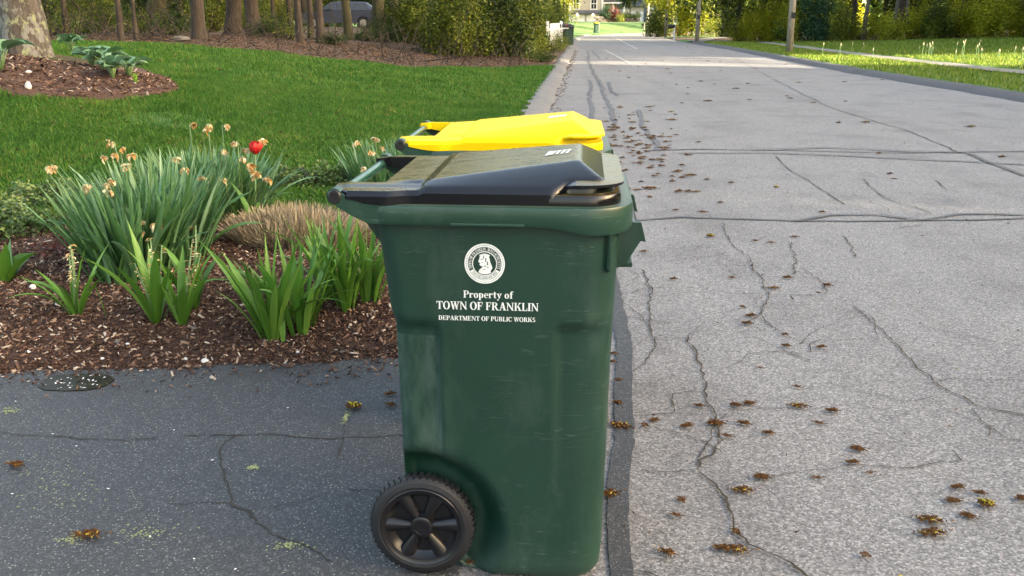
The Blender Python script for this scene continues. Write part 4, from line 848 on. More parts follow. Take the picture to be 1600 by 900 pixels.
LXA, LXB = -.225, .152
def lid_z(x, y):
    t = min(1, max(0, (x - LXA)/(LXB - LXA))); zt = 1.104 + .042*t; hwt = .262 - .085*t; zb = 1.094; ay = abs(y)
    if x < LXA: z = zb + .007*(1 - float(sst(.235, .255, ay))) * float(sst(-.36, -.22, x)) - .006*float(sst(.255, .30, ay))
    else:
        f = min(1, max(0, (.312 - ay)/(.312 - hwt))); z = zb + (zt - zb)*f + .012*math.sin(f*math.pi)*.35*t
        step = float(sst(LXA, LXA + .018, x)); z = lerp(min(z, 1.101), z, step)
    if x > LXB:
        g_ = 1 - min(1, (x - LXB)/.090); z = min(z, zb + (1.146 - zb)*g_ + .004)
    return z
def lid_front_y(x): return .322 - .034*float(sst(.095, .135, x))
def make_lid(parent, mt, name='lid'):
    xs_ = np.concatenate([np.linspace(-.446, -.341, 11), np.linspace(-.335, .12, 44), np.linspace(.13, .248, 16)]); js = np.linspace(-1, 1, 61)
    mb = MB(); vid = {}
    def vert(i, j):
        if (i, j) not in vid:
            x = xs_[i]; lim = lid_front_y(x)
            if x > .17: lim = .288 - .08*(1 - math.sqrt(max(0, 1 - ((x - .17)/.0785)**2))) if x < .2485 else .21
            if x < -.25: lim = .322 + .0220*float(sst(-.25, -.31, x)) - .012*float(sst(-.409, -.415, x))
            y = js[j]*lim; e = lim - abs(y); z = lid_z(x, y) - .013*(1 - min(1, e/.016))**2
            if x < -.37: z -= .004*float(sst(-.40, -.446, x))
            vid[(i, j)] = len(mb.v); mb.v.append((x, y, z))
        return vid[(i, j)]
    edge = {}
    for i in range(len(xs_) - 1):
        for j in range(len(js) - 1):
            if xs_[i+1] <= -.322 and abs((js[j] + js[j+1])/2) < .70: continue
            q = (vert(i, j), vert(i+1, j), vert(i+1, j+1), vert(i, j+1)); mb.f.append(q)
            for a, b_ in zip(q, q[1:] + q[:1]):
                if (b_, a) in edge: del edge[(b_, a)]
                else: edge[(a, b_)] = 1
    low = {}
    for a, b_ in edge:
        for k in (a, b_):
            if k not in low:
                x, y, z = mb.v[k]; ins = 0 if x < .12 else .004
                zl = 1.054 if x > -.29 else float(np.interp(-x, [.29, .33, .362, .412, .446], [1.054, 1.0555, 1.060, 1.070, 1.064]))
                low[k] = len(mb.v); mb.v.append((x, y*(1 - ins), zl))
        mb.f.append((b_, a, low[a], low[b_]))
    lid = mb.build(name, mt, parent, smooth=True)
    # lower band that runs round the front below the finger recess
    o1 = rrect(.05, .264, .322, .085, .001, 20, 18, 10); keep = [p for p in o1 if p[0] > .085]
    k0 = next(i for i in range(len(keep)) if keep[i][1] < -.3); 
    band = [p for p in o1[:20+10+18+10+20] if p[0] > .085]
    def inset(P, d):
        out = []
        for i, p in enumerate(P):
            a = P[max(i-1, 0)]; b_ = P[min(i+1, len(P)-1)]; t = Vector((b_[0]-a[0], b_[1]-a[1])).normalized(); out.append((p[0] - t.y*d, p[1] + t.x*d))
        return out
    rings = []
    for d, z in ((.006, 1.050), (0, 1.054), (0, 1.072), (.005, 1.0795), (.055, 1.0805)):
        rings.append([(p[0], p[1], z) for p in inset(band, d)])
    MB().loft(rings, False, False, False).build('front_band', mt, lid, smooth=True)
    # finger ledge above the recess
    o2 = rrect(.05, .270, .322, .10, .001, 20, 18, 12); led = [p for p in o2[:20+12+18+12+20] if p[0] > .10]; n_ = len(led)
    inn = inset(led, .07)
    rings = []
    for P, z in ((led, 1.0985), (led, 1.105), (inn, 1.112), (inn, 1.100)):
        rr_ = []
        for i, p in enumerate(P):
            e = min(i, n_ - 1 - i); f = float(sst(0, 9, e)); w = lerp(.35, 1, f) if P is led else 1
            base = inn[i]; x_ = lerp(base[0], p[0], w); y_ = lerp(base[1], p[1], w); dz = -.012*(1 - f); rr_.append((x_, y_, z + dz))
        rings.append(rr_)
    rings.append(rings[0]); MB().loft(rings, False, False, False).build('finger_ledge', mt, lid, smooth=True)
    # the pale bar mark on the crown
    for k in range(5):
        x0 = .066 + k*.0135; pts = []
        z_ = lambda x, y: lid_z(x, y) + .0022
        y0, y1 = (-.035, .035) if k else (-.042, .035)
        sk = .008
        w_ = .0075 if k else .011
        pts = [(x0, y0, z_(x0, y0)), (x0 + w_, y0, z_(x0 + w_, y0)), (x0 + w_ + sk, y1, z_(x0 + w_ + sk, y1)), (x0 + sk, y1, z_(x0 + sk, y1))]
        MB().add(pts, [(0, 1, 2, 3)]).build('bar_mark', M['print'], lid, fix=False)
    x0, x1 = .066, .136
    for yy in (.052, .001) if False else (.034,):
        MB().add([(x0 + .01, yy, z_(x0, yy) + .0006), (x1, yy, z_(x1, yy) + .0006), (x1 + .001, yy + .007, z_(x1, yy + .007) + .0006), (x0 + .011, yy + .007, z_(x0, yy + .007) + .0006)], [(0, 1, 2, 3)]).build('bar_mark', M['print'], lid, fix=False)
    return lid
def make_wheel(parent, side):
    cx, cz = WHEEL; ro, w = .148, .052; yo = -.292
    def Y(d): return side*(-(yo + d)) if side > 0 else (yo + d)
    S = 1 if side < 0 else -1
    wh = MB()
    # dished disc: rim lip, deep pan, hub
    prof = [(.100, .006), (.108, .004), (.113, .0), (.117, .004), (.117, .048), (.09, .048)]
    pan = [(.0, .026), (.030, .026), (.032, .014), (.035, .014), (.038, .030), (.085, .030), (.094, .022), (.101, .006)]
    for pr_ in (prof, pan):
        rings = []
        for r_, d in pr_:
            rings.append([(cx + r_*math.cos(2*math.pi*k/48), Y(d), cz + r_*math.sin(2*math.pi*k/48)) for k in range(48)])
        wh.loft(rings, False, False)
    part = wh.build('wheel', M['wheel'], parent, smooth=True)
    hub = MB(); rings = [[(cx + r_*math.cos(2*math.pi*k/28), Y(d), cz + r_*math.sin(2*math.pi*k/28)) for k in range(28)] for r_, d in ((.031, .03), (.031, .004), (.027, .001), (.020, .001), (.019, .004), (.0005, .004))]
    hub.loft(rings, False, True); hub.build('hub', M['wheel'], part, smooth=True)
    for k in range(6):
        a = math.radians(60*k + 2); ca, sa = math.cos(a), math.sin(a); rings = []
        for q in range(7):
            r_ = lerp(.030, .104, q/6); hw_ = lerp(.013, .027, q/6); ht = lerp(.006, .002, q/6)
            ring_ = []
            for e in range(9):
                b_ = math.pi*e/8; lat = math.cos(b_)*hw_; d = .031 - math.sin(b_)*lerp(.022, .026, q/6); ring_.append((cx + r_*ca - lat*sa, Y(d), cz + r_*sa + lat*ca))
            rings.append(ring_)
        MB().loft(rings, False, False, False).build('spoke', M['wheel'], part, smooth=True)
    ty = MB(); prof = [(.112, .003), (.122, .0), (.134, .004), (.142, .011), (.1445, .026), (.142, .041), (.134, .048), (.114, .048)]
    ty.loft([[(cx + r_*math.cos(2*math.pi*k/72), Y(d), cz + r_*math.sin(2*math.pi*k/72)) for k in range(72)] for r_, d in prof], False, False)
    n_ = 50
    for k in range(n_):
        for rowd in (0, 1):
            a = 2*math.pi*(k + .5*rowd)/n_; ha = math.pi/n_*.64
            d0, d1 = ((.002, .024), (.028, .048))[rowd]
            vs = []
            for aa in (a - ha, a + ha):
                sk = .06 if aa > a else 0
                for r_, d in ((.1275 if rowd == 0 else .138, d0), (.1458, d0 + (.009 if rowd == 0 else 0)), (.1468, d1), (.138, d1)):
                    vs.append((cx + r_*math.cos(aa), Y(d), cz + r_*math.sin(aa)))
            ty.add(vs, [(0, 1, 2, 3), (7, 6, 5, 4), (0, 4, 5, 1), (1, 5, 6, 2), (2, 6, 7, 3), (3, 7, 4, 0)])
    ty.build('tyre', M['tyre'], part)
    return part
def make_bin(label, lid_mat, loc, rz, group, text=True):
    root = thing('wheeled_bin', label, 'bin', loc, rz, group)
    zs = np.concatenate([[0.004, .012, .028], np.linspace(.05, .33, 22), np.linspace(.345, .66, 20), np.linspace(.67, .82, 16), np.linspace(.84, 1.0, 8)])
    rings = []
    for z in zs:
        off = -.020 if z < .006 else (-.008 if z < .02 else 0); hw = interp(HW, z); ring_ = []
        for x, y in outline(z, off):
            d = side_in(x, z, abs(y), hw); ring_.append((x, y - math.copysign(d, y), z))
        rings.append(ring_)
    body = MB().loft(rings, True, False).build('body', M['bin_green'], root, smooth='all')
    # rolled rim
    rings = []
    for z, off in ((1.004, -.004), (.992, .020), (.993, .027), (1.000, .031), (1.0335, .0305), (1.0385, .0275), (1.0405, .019), (1.040, -.02), (1.02, -.022)):
        ring_ = []
        for x, y in outline(1.0, off):
            dz = -.020*float(sst(.06, .21, x)) if z < 1.002 else 0; ring_.append((x, y, z + dz))
        rings.append(ring_)
    rim = MB().loft(rings, False, False).build('rim', M['bin_rim'], root, smooth=True)
    MB().box(-.15, .03, -.349, -.343, .9935, 1.0005).build('rim_ridge', M['bin_rim'], rim, bevel=.002)
    # hinge arms, handle bar, hinge pins
    A = [(-.27, .993), (-.352, .994), (-.395, 1.014), (-.444, 1.043)]
    for k in range(9):
        a = math.radians(-125 - 25*k + 0); A.append((-.434 + .0200*math.cos(a), 1.059 + .0200*math.sin(a)))
    A += [(-.422, 1.068), (-.362, 1.043), (-.33, 1.0405), (-.27, 1.0395)]
    for s in (-1, 1):
        y0, y1 = (-.3405, -.300) if s < 0 else (.300, .3405)
        arm = MB().prism(A, y0, y1).build('hinge_arm', M['bin_rim'], root, smooth=True, bevel=.004)
        p_ = MB(); c = (-.433, s*.3405, 1.059)
        p_.lathe([(.0165, -.01*s), (.0165, .004*s), (.0145, .0065*s), (.009, .0065*s), (.008, .003*s), (.0035, .003*s), (.003, .006*s), (.0005, .006*s)], 28, 'y', c)
        p_.build('hinge_pin', M['black'], arm, smooth=True)
        MB().tube([(-.432, s*.306, 1.057), (-.432, s*.25, 1.057)], .0145, 14).build('bar_collar', M['bin_rim'], arm, smooth=True)
    MB().tube([(-.432, y, 1.057) for y in np.linspace(-.27, .27, 7)], .0130, 18).build('handle_bar', M['pull'], root, smooth=True)
    # rear gussets under the handle
    for s in (-1, 1): MB().prism([(-.30, .93), (-.338, .93), (-.40, 1.02), (-.30, 1.02)], s*.262 - .006, s*.262 + .006).build('gusset', M['bin_green'], root, bevel=.002)
    # lift pocket and catch bar below the front rim
    pk = MB().prism([(.235, .985), (.318, .985), (.330, .935), (.318, .938), (.286, .885), (.262, .868), (.235, .868)], -.215, -.200); pk.prism([(.235, .985), (.318, .985), (.330, .935), (.318, .938), (.286, .885), (.262, .868), (.235, .868)], .200, .215)
    for s in (-1, 1):
        q = MB().prism([(.235, .985), (.318, .985), (.331, .935), (.318, .938), (.286, .885), (.264, .868), (.235, .868)], s*.208 - .008, s*.208 + .008).build('lift_bracket', M['bin_green'], root, bevel=.002)
    MB().tube([(.303, -.205, .955), (.303, .205, .955)], .013, 14).build('lift_bar', M['wheel'], root, smooth=True)
    MB().box(.250, .300, -.2, .2, .866, .880).build('lift_shelf', M['bin_green'], root, bevel=.003)
    for x_ in (.238,):
        MB().tube([(x_, -.297, .985), (x_ + .001, -.2955, .93), (x_ - .001, -.2925, .885), (x_ - .002, -.286, .875)], [.006, .007, .008, .004], 8).build('corner_rib', M['bin_green'], root, smooth=True)
    root.scale = (1, .9, 1.025)
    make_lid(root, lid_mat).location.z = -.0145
    for s in (-1, 1): make_wheel(root, s)
    MB().tube([(WHEEL[0], -.27, WHEEL[1]), (WHEEL[0], .27, WHEEL[1])], .011, 12).build('axle', M['wheel'], root, smooth=True)
    if text: seal_and_text(root)
    return root
YAW = math.radians(-4.5)
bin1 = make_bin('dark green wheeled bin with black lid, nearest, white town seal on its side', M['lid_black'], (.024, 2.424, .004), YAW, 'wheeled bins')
bin2 = copy_tree(bin1); tag(bin2, 'wheeled bin with bright yellow lid standing behind the black-lidded bin')
bin2.location = (.068, 3.372, .004); bin2.rotation_euler.z = math.radians(-3.6)
def repaint(root, mt):
    for c in root.children:
        if c.name.startswith('lid'):
            for o in [c] + list(c.children):
                if o.name.startswith('bar_mark'): continue
                o.data = o.data.copy(); o.data.materials[0] = mt
repaint(bin2, M['lid_yellow'])
def far_bin(u, v, rz, label, mt, s=1, z=None):
    c = copy_tree(bin1); tag(c, label); p_ = GT(u, v, 220); c.location = (p_[0], p_[1], p_[2] + .006); c.rotation_euler.z = rz; c.scale = (s, .9*s, 1.025*s); repaint(c, mt); return c
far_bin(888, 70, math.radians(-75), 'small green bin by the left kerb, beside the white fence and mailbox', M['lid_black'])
far_bin(932, 51.5, math.radians(-80), 'small dark bin with yellow lid at the kerb below the beige house', M['lid_yellow'])
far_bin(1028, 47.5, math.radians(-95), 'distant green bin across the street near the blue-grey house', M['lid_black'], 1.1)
# ------------------------------------------------------------------ bed plants
def straps(base, az, l0, l1, L, Wd, tint, fold=.25, seg=7, prof=None, g_=rng):
    """curved strap leaves, three points across; prof: width along the leaf"""
    n = len(base); base = np.asarray(base, float); p = base.copy(); dx, dy = np.cos(az), np.sin(az); side = np.stack([-dy, dx, 0*dx], 1); V = []
    prof = prof or [.75, .95, 1, 1, .97, .85, .55, .04]
    tw = g_.normal(0, .5, n)
    for k in range(seg + 1):
        th = l0 + (l1 - l0)*(k/seg)**1.3; d = np.stack([dx*np.sin(th), dy*np.sin(th), np.cos(th)], 1); nrm = np.stack([dx*np.cos(th), dy*np.cos(th), -np.sin(th)], 1)
        if k: p = p + d*(L/seg)[:, None]
        w = (Wd*np.interp(k/seg, np.linspace(0, 1, len(prof)), prof)/2)[:, None]; a = tw*k/seg; s2 = side*np.cos(a)[:, None] + nrm*np.sin(a)[:, None]; n2 = nrm*np.cos(a)[:, None] - side*np.sin(a)[:, None]
        V += [p - s2*w - n2*w*fold, p + n2*w*fold*.6, p + s2*w - n2*w*fold]
    V = np.stack(V, 1); m_ = V.shape[1]; q = []
    for k in range(seg): q += [(3*k, 3*k+1, 3*k+4, 3*k+3), (3*k+1, 3*k+2, 3*k+5, 3*k+4)]
    F = (np.arange(n)[:, None, None]*m_ + np.array(q)[None]).reshape(-1, 4)
    grad = np.tile(np.repeat(np.linspace(-.12, .10, seg + 1), 3), n)
    return V.reshape(-1, 3), F, np.clip(np.repeat(tint, m_) + grad, 0, 1)
def clump_base(c, rx, ry, n, hf=None):
    a = rng.uniform(0, 6.28, n); r_ = np.sqrt(rng.random(n)); x = c[0] + rx*r_*np.cos(a); y = c[1] + ry*r_*np.sin(a)
    h, sd = bed_h(x, y); h = np.where(sd > -.1, h, ground_h(x, y)); return np.stack([x, y, h - .02], 1)
def withered(parent, base, tip, droop_az, seed, big=1.0):
    """stem with a drooping papery flower"""
    r = random.Random(seed); b_ = Vector(base); t = Vector(tip); m_ = b_.lerp(t, .55) + Vector((r.uniform(-.02, .02), 0, .02)); d = Vector((math.cos(droop_az), math.sin(droop_az), 0))
    hook = t + d*.015 + Vector((0, 0, .006)); end = hook + d*.014 + Vector((0, 0, -.012))
    fl = MB().tube([b_, m_, t, hook, end], [.0045, .004, .0035, .0032, .003], 6).build('flower_stem', M['stemg'], parent, smooth='all')
    g_ = np.random.default_rng(seed); n = 13; az = g_.uniform(0, 6.28, n); L = g_.uniform(.018, .038, n)*big; c = np.tile(np.array(end), (n, 1)) + g_.normal(0, .004, (n, 3))
    v, f, tt = straps(c, az, g_.uniform(.7, 2.8, n), g_.uniform(1.8, 3.8, n), L, L*g_.uniform(.35, .7, n), np.clip(g_.normal(.72, .25, n), 0, 1), .5, 4, [.5, 1, 1, .8, .3], g_)
    np_mesh('withered_flower', v, f, M['wilt'], fl, tint=tt, smooth=True); return fl
def daffodils(label, spots, nleaf, L, W_, flowers, seed):
    c0 = spots[0][0]; root = thing('daffodil_clump', label, 'daffodils', (0, 0, 0), 0, 'daffodil clumps')
    parts = []; tot = sum(s[3] for s in spots)
    for c, rx, ry, wgt in spots:
        n = int(nleaf*wgt/tot); B = clump_base(c, rx, ry, n); out = np.arctan2((B[:, 1] - c[1])/ry, (B[:, 0] - c[0])/rx); rad = np.hypot((B[:, 0]-c[0])/rx, (B[:, 1]-c[1])/ry)
        az = out + rng.normal(0, .5, n); l0 = .03 + .34*rad + rng.normal(0, .08, n); l1 = l0 + .10 + .40*rad*rng.random(n) + (rng.random(n) > .88)*rng.uniform(.3, 1.1, n)
        parts.append(straps(B, az, np.clip(l0, 0, 1.3), np.clip(l1, 0, 2.4), rng.uniform(L*.72, L*1.08, n), rng.uniform(W_*.7, W_*1.15, n), np.clip(rng.normal(.42, .2, n), .02, 1)))
    v, f, t = cat(parts); o = np_mesh('leaf_blades', v, f, M['daff'], root, tint=t, smooth=True); o['kind'] = 'stuff'
    for k, (u, vv, Y) in enumerate(flowers):
        r_ = ray(u, vv); s = Y/r_[1]; tip = (r_[0]*s, Y, CAMH + r_[2]*s); c = min((q[0] for q in spots), key=lambda q: abs(q[0] - tip[0]) + abs(q[1] - Y))
        bx = lerp(tip[0], c[0], .55); by = lerp(Y, c[1], .6); bz = float(bed_h(np.array([bx]), np.array([by]))[0][0]); withered(root, (bx, by, bz), tip, R.uniform(0, 6.28), seed*100 + k, R.uniform(.9, 1.35))
    return root
cA = on_bed(190, 445); cA2 = on_bed(240, 400); cB = on_bed(325, 350)
daffodils('large daffodil clump with withered cream flowers, nearest the mulch at front', [((cA[0], cA[1] + .12), .20, .14, 1.0), ((cA2[0] - .02, cA2[1] + .12), .24, .16, 1.1), ((cA[0] + .08, cA[1] + .36), .26, .14, .9)], 620, .56, .026,
          [(70, 262, 4.9), (82, 258, 4.9), (130, 290, 4.75), (158, 288, 4.75), (173, 280, 4.8), (165, 300, 4.7), (157, 243, 5.1), (178, 222, 5.3), (190, 230, 5.3), (188, 240, 5.2), (213, 242, 5.25), (199, 260, 5.1), (210, 345, 4.6), (243, 350, 4.6), (214, 358, 4.6), (270, 248, 5.4)], 1)
daffodils('tall daffodil clump with withered flowers just left of the red tulip', [((cB[0] - .02, cB[1] + .12), .25, .15, 1.0), ((cB[0] + .12, cB[1] + .24), .18, .12, .7), ((cB[0] - .20, cB[1] + .26), .2, .12, .7)], 520, .53, .023,
          [(296, 194, 5.9), (318, 200, 5.9), (325, 195, 5.9), (347, 195, 5.9), (342, 235, 5.6), (372, 222, 5.8), (378, 232, 5.7), (377, 245, 5.6), (404, 220, 5.9), (395, 255, 5.5), (408, 270, 5.4), (312, 275, 5.3), (352, 278, 5.3), (414, 278, 5.3), (293, 262, 5.4)], 2)
cC = on_bed(590, 300)
daffodils('small daffodil clump partly hidden behind the bin handles', [((cC[0] + .02, cC[1] + .1), .24, .18, 1.0), ((cC[0] + .3, cC[1] + .2), .2, .16, .5)], 230, .46, .020, [(565, 222, 6.3), (585, 215, 6.4), (576, 236, 6.2), (592, 229, 6.3), (572, 262, 6.0)], 3)

def leaf_part(name, base, az, l0, l1, L, Wd, tint, mt, parent, prof=None, fold=.25, seg=8):
    v, f, t = straps(np.array([base]), np.array([az]), np.array([l0]), np.array([l1]), np.array([L]), np.array([Wd]), np.array([tint]), fold, seg, prof)
    return np_mesh(name, v, f, mt, parent, tint=t, smooth=True)
HP = [.45, .7, .9, 1, 1, .95, .75, .35, .03]
def spent_spike(parent, base, tip, col, seed, n=26, s=1.0):
    st = MB().tube([base, Vector(base).lerp(Vector(tip), .5) + Vector((.004, 0, 0)), tip], [.006, .005, .003], 7).build('flower_stalk', M['stemg'], parent, smooth='all')
    g_ = np.random.default_rng(seed); b_ = np.array(base); t = np.array(tip); f_ = g_.uniform(.45, 1, n); pos = b_ + (t - b_)*f_[:, None]
    v, f, tt = straps(pos, g_.uniform(0, 6.28, n), g_.uniform(.6, 1.4, n), g_.uniform(1.6, 2.6, n), g_.uniform(.018, .032, n)*s, g_.uniform(.005, .009, n)*s, np.clip(g_.normal(*col, n), 0, 1), .4, 4, [.4, .7, 1, .9, .5], g_)
    np_mesh('withered_florets', v, f, M['wilt'], st, tint=tt, smooth=True)['kind'] = 'stuff'
def leafy_bulb(name, label, category, u, v, n, L, Wd, spread, fl=(), mt='fresh', seed=0, group='leafy bulb plants in the bed', rad=.02, tl=(.5, .27)):
    p_ = on_bed(u, v); root = thing(name, label, category, (0, 0, 0), 0, group); r = random.Random(seed)
    for k in range(n):
        a = 6.283*k/n + r.uniform(-.4, .4); q = r.random()**.7; d = rad*q
        leaf_part('leaf', (p_[0] + d*math.cos(a), p_[1] + d*math.sin(a), p_[2] - .02), a, .05 + spread*q*.5, .10 + spread*q + r.uniform(0, .25) + (r.uniform(.4, 1.2) if r.random() < .2 else 0), L*r.uniform(.6, 1.1), Wd*r.uniform(.75, 1.15), min(1, max(0, r.gauss(*tl))), M[mt], root, HP)
    for k, (du, dv) in enumerate(fl):
        r_ = ray(u + du, v + dv); Y = p_[1] + .02; s = Y/r_[1]; spent_spike(root, (p_[0], p_[1], p_[2]), (r_[0]*s, Y, CAMH + r_[2]*s), (.55, .25) if name != 'pale_hyacinth' else (.85, .15), seed*10 + k)
    return root
leafy_bulb('pale_hyacinth', 'hyacinth with withered cream flower spike, alone at left of the front bed', 'hyacinth', 120, 492, 12, .37, .030, .75, [(-10, -110), (-7, -100), (-13, -96)], seed=1, tl=(.6, .2))
leafy_bulb('hyacinth', 'fan-leaved spent hyacinth, left of the two below the big daffodils', 'hyacinth', 245, 503, 9, .47, .040, .7, [(-35, -92), (-10, -130), (8, -120)], seed=2)
leafy_bulb('hyacinth', 'fan-leaved spent hyacinth, right of the two below the big daffodils', 'hyacinth', 284, 506, 9, .46, .038, .55, [(16, -125), (30, -110)], seed=3)
leafy_bulb('hyacinth', 'narrow leafy hyacinth shoot behind the right fan-leaved hyacinth', 'hyacinth', 304, 482, 6, .46, .034, .4, [(2, -130)], seed=4)
leafy_bulb('leafy_bulb', 'broad bright green bulb foliage, left half of the big clump near the driveway', 'bulb plant', 425, 525, 28, .54, .036, .62, seed=5, rad=.05)
leafy_bulb('leafy_bulb', 'broad bright green bulb foliage, right half of the big clump near the driveway', 'bulb plant', 470, 518, 26, .50, .034, .5, seed=6, rad=.06)
leafy_bulb('leafy_bulb', 'upright bulb foliage nearest the bin, front plant of its row', 'bulb plant', 543, 484, 22, .52, .034, .45, [(4, -75), (12, -80)], seed=7, rad=.04)
leafy_bulb('leafy_bulb', 'upright bulb foliage left of the plant nearest the bin', 'bulb plant', 520, 465, 20, .52, .034, .45, seed=8, rad=.06)
leafy_bulb('leafy_bulb', 'upright bulb foliage touching the back of the black-lidded bin', 'bulb plant', 575, 470, 22, .50, .034, .5, seed=9, rad=.06)
leafy_bulb('leafy_bulb', 'pale green bulb foliage in front of the cut straw tuft', 'bulb plant', 500, 440, 9, .36, .026, .55, seed=10, rad=.06)
leafy_bulb('leafy_bulb', 'short green shoots between the broad clump and the straw tuft', 'bulb plant', 420, 470, 8, .32, .026, .5, seed=11, rad=.06)
leafy_bulb('broad_leaf_plant', 'broad-leaved green plant cut by the left edge of the view', 'tulip', 8, 440, 6, .34, .085, .8, seed=12, rad=.03, tl=(.35, .15))
for k, (u, v, lab) in enumerate([(443, 538, 'bent single leaf with yellow tip leaning on the driveway side of the broad clump'), (474, 524, 'short upright single leaf in front of the broad clump'), (165, 495, 'lone thin leaf standing in bare mulch')]):
    p_ = on_bed(u, v); root = thing('leaf_shoot', lab, 'leaf shoot', (0, 0, 0)); leaf_part('leaf', p_, 1.8 + k, .1, .35, (.20, .22, .22)[k], (.03, .028, .018)[k], .7, M['fresh'], root, HP)
# the red tulip
p_ = on_bed(396, 358); root = thing('red_tulip', 'single red tulip standing above the daffodil leaves', 'tulip', (0, 0, 0))
r_ = ray(399, 237); Y = p_[1] + .02; s = Y/r_[1]; tip = Vector((r_[0]*s, Y, CAMH + r_[2]*s))
MB().tube([p_, Vector(p_).lerp(tip, .5) + Vector((.006, 0, 0)), tip + Vector((0, 0, -.01))], [.006, .0055, .005], 8).build('stem', M['stemg'], root, smooth='all')
for k in range(9):
    a = 6.283*k/6 + (.5 if k > 5 else 0); inner = k > 5
    leaf_part('petal', tuple(tip + Vector((.004*math.cos(a), .004*math.sin(a), -.016))), a, 1.0 if not inner else .7, -.45 if k % 2 else -.2, .088, .060, R.uniform(.3, .95), M['tulip'], root, [.4, .8, 1, 1, .9, .6, .2], .35, 7)
leaf_part('leaf', p_, 2.9, .25, .62, .34, .075, .6, M['fresh'], root, [.4, .75, .95, 1, .95, .8, .5, .04], .35)
leaf_part('leaf', p_, .9, .15, .55, .18, .055, .75, M['fresh'], root, [.4, .75, .95, 1, .95, .8, .5, .04], .35)
leaf_part('leaf', p_, 5.2, .1, .4, .14, .03, .6, M['fresh'], root, [.4, .75, .95, 1, .95, .8, .5, .04], .35)
# cut ornamental grass
cS = on_bed(455, 385); root = thing('straw_tuft', 'low dome of cut tan ornamental grass stubs', 'ornamental grass', (0, 0, 0)); n = 2600
a = rng.uniform(0, 6.28, n); q = np.sqrt(rng.random(n)); x = cS[0] + .40*q*np.cos(a); y = cS[1] + .20 + .30*q*np.sin(a); z = bed_h(x, y)[0] - .01
o = np_mesh('straw', *straps(np.stack([x, y, z], 1), a + rng.normal(0, .8, n), .05 + .55*q + rng.normal(0, .12, n), .1 + .75*q + rng.normal(0, .3, n), rng.uniform(.16, .25, n)*(1.05 - .35*q), rng.uniform(.003, .007, n), np.clip(rng.normal(.55, .25, n), 0, 1), .2, 3, [1, 1, 1, .6])[:2], M['straw'], root, tint=None, smooth=False)
at = o.data.attributes.new('tint', 'FLOAT', 'POINT'); at.data.foreach_set('value', np.repeat(np.clip(rng.normal(.55, .25, n), 0, 1), 12).astype(np.float32)); o['kind'] = 'stuff'
# creeping shrubs at the back of the bed
def creeping(label, spots, n, leaf, seed):
    root = thing('creeping_shrub', label, 'shrub', (0, 0, 0), 0, 'creeping shrubs in the bed'); g_ = np.random.default_rng(seed); parts = []; st = MB()
    for (c, rx, ry, h) in spots:
        m_ = int(n/len(spots)); a = g_.uniform(0, 6.28, m_); q = g_.random(m_)**.5; x = c[0] + rx*q*np.cos(a); y = c[1] + ry*q*np.sin(a); b_, sd = bed_h(x, y); b_ = np.where(sd > -.1, b_, ground_h(x, y))
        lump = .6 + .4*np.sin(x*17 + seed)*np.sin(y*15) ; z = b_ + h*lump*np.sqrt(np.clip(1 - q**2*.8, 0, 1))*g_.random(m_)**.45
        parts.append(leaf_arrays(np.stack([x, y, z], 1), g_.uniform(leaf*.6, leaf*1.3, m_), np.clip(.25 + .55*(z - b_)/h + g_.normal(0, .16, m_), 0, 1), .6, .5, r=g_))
        for k in range(14):
            k_ = g_.integers(0, m_); st.tube([(c[0] + g_.normal(0, rx*.3), c[1] + g_.normal(0, ry*.3), float(b_.mean()) - .02), (lerp(c[0], x[k_], .6), lerp(c[1], y[k_], .6), float(b_[k_] + h*.5)), (x[k_], y[k_], z[k_])], [.005, .004, .002], 5)
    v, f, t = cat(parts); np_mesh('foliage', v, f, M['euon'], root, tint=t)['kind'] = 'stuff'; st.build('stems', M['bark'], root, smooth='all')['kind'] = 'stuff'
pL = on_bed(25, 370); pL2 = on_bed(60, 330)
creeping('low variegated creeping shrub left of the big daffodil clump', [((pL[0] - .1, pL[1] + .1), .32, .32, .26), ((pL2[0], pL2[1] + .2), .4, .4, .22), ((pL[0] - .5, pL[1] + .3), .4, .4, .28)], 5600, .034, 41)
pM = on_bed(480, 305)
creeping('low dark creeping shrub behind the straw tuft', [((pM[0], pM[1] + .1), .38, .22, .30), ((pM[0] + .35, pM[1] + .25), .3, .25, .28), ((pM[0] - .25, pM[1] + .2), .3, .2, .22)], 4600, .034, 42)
pR = on_bed(88, 408)
root = thing('red_leaf_shrub', 'small patch of dark red leaves behind the cream-spiked hyacinth', 'shrub', (0, 0, 0)); n = 160
v, f, t = leaf_arrays(np.array((pR[0], pR[1] + .1, pR[2] + .05)) + rng.normal(0, 1, (n, 3))*np.array((.10, .06, .03)), rng.uniform(.02, .035, n), rng.random(n), .6); np_mesh('foliage', v, f, M['leaf_red'], root, tint=t)['kind'] = 'stuff'
# hostas on the tree mound
def hosta(label, u, v, n, L, seed, gt=True):
    p_ = GT(u, v); z0 = p_[2] + .05; root = thing('hosta', label, 'hosta', (0, 0, 0), 0, 'hostas round the lichen-spotted tree'); r = random.Random(seed)
    for k in range(n):
        a = 6.283*k/n + r.uniform(-.5, .5); q = r.uniform(.3, 1); ln = L*r.uniform(.7, 1.1); l0 = .10 + .35*q; b_ = Vector((p_[0], p_[1], z0 - .02)); sd = Vector((math.cos(a)*math.sin(l0), math.sin(a)*math.sin(l0), math.cos(l0)))*ln*.62
        leaf = leaf_part('leaf', tuple(b_ + sd), a + r.uniform(-.3, .3), .5 + .5*q, 1.7 + .5*q, ln*.72, ln*.44, min(1, max(0, r.gauss(.55, .2))), M['hosta'], root, [.25, .75, 1, 1, .85, .6, .3, .02], .3)
        MB().tube([b_, b_ + sd*.5 + Vector((0, 0, .01)), b_ + sd], [.011, .009, .008], 6).build('leaf_stalk', M['stemg'], leaf, smooth='all')
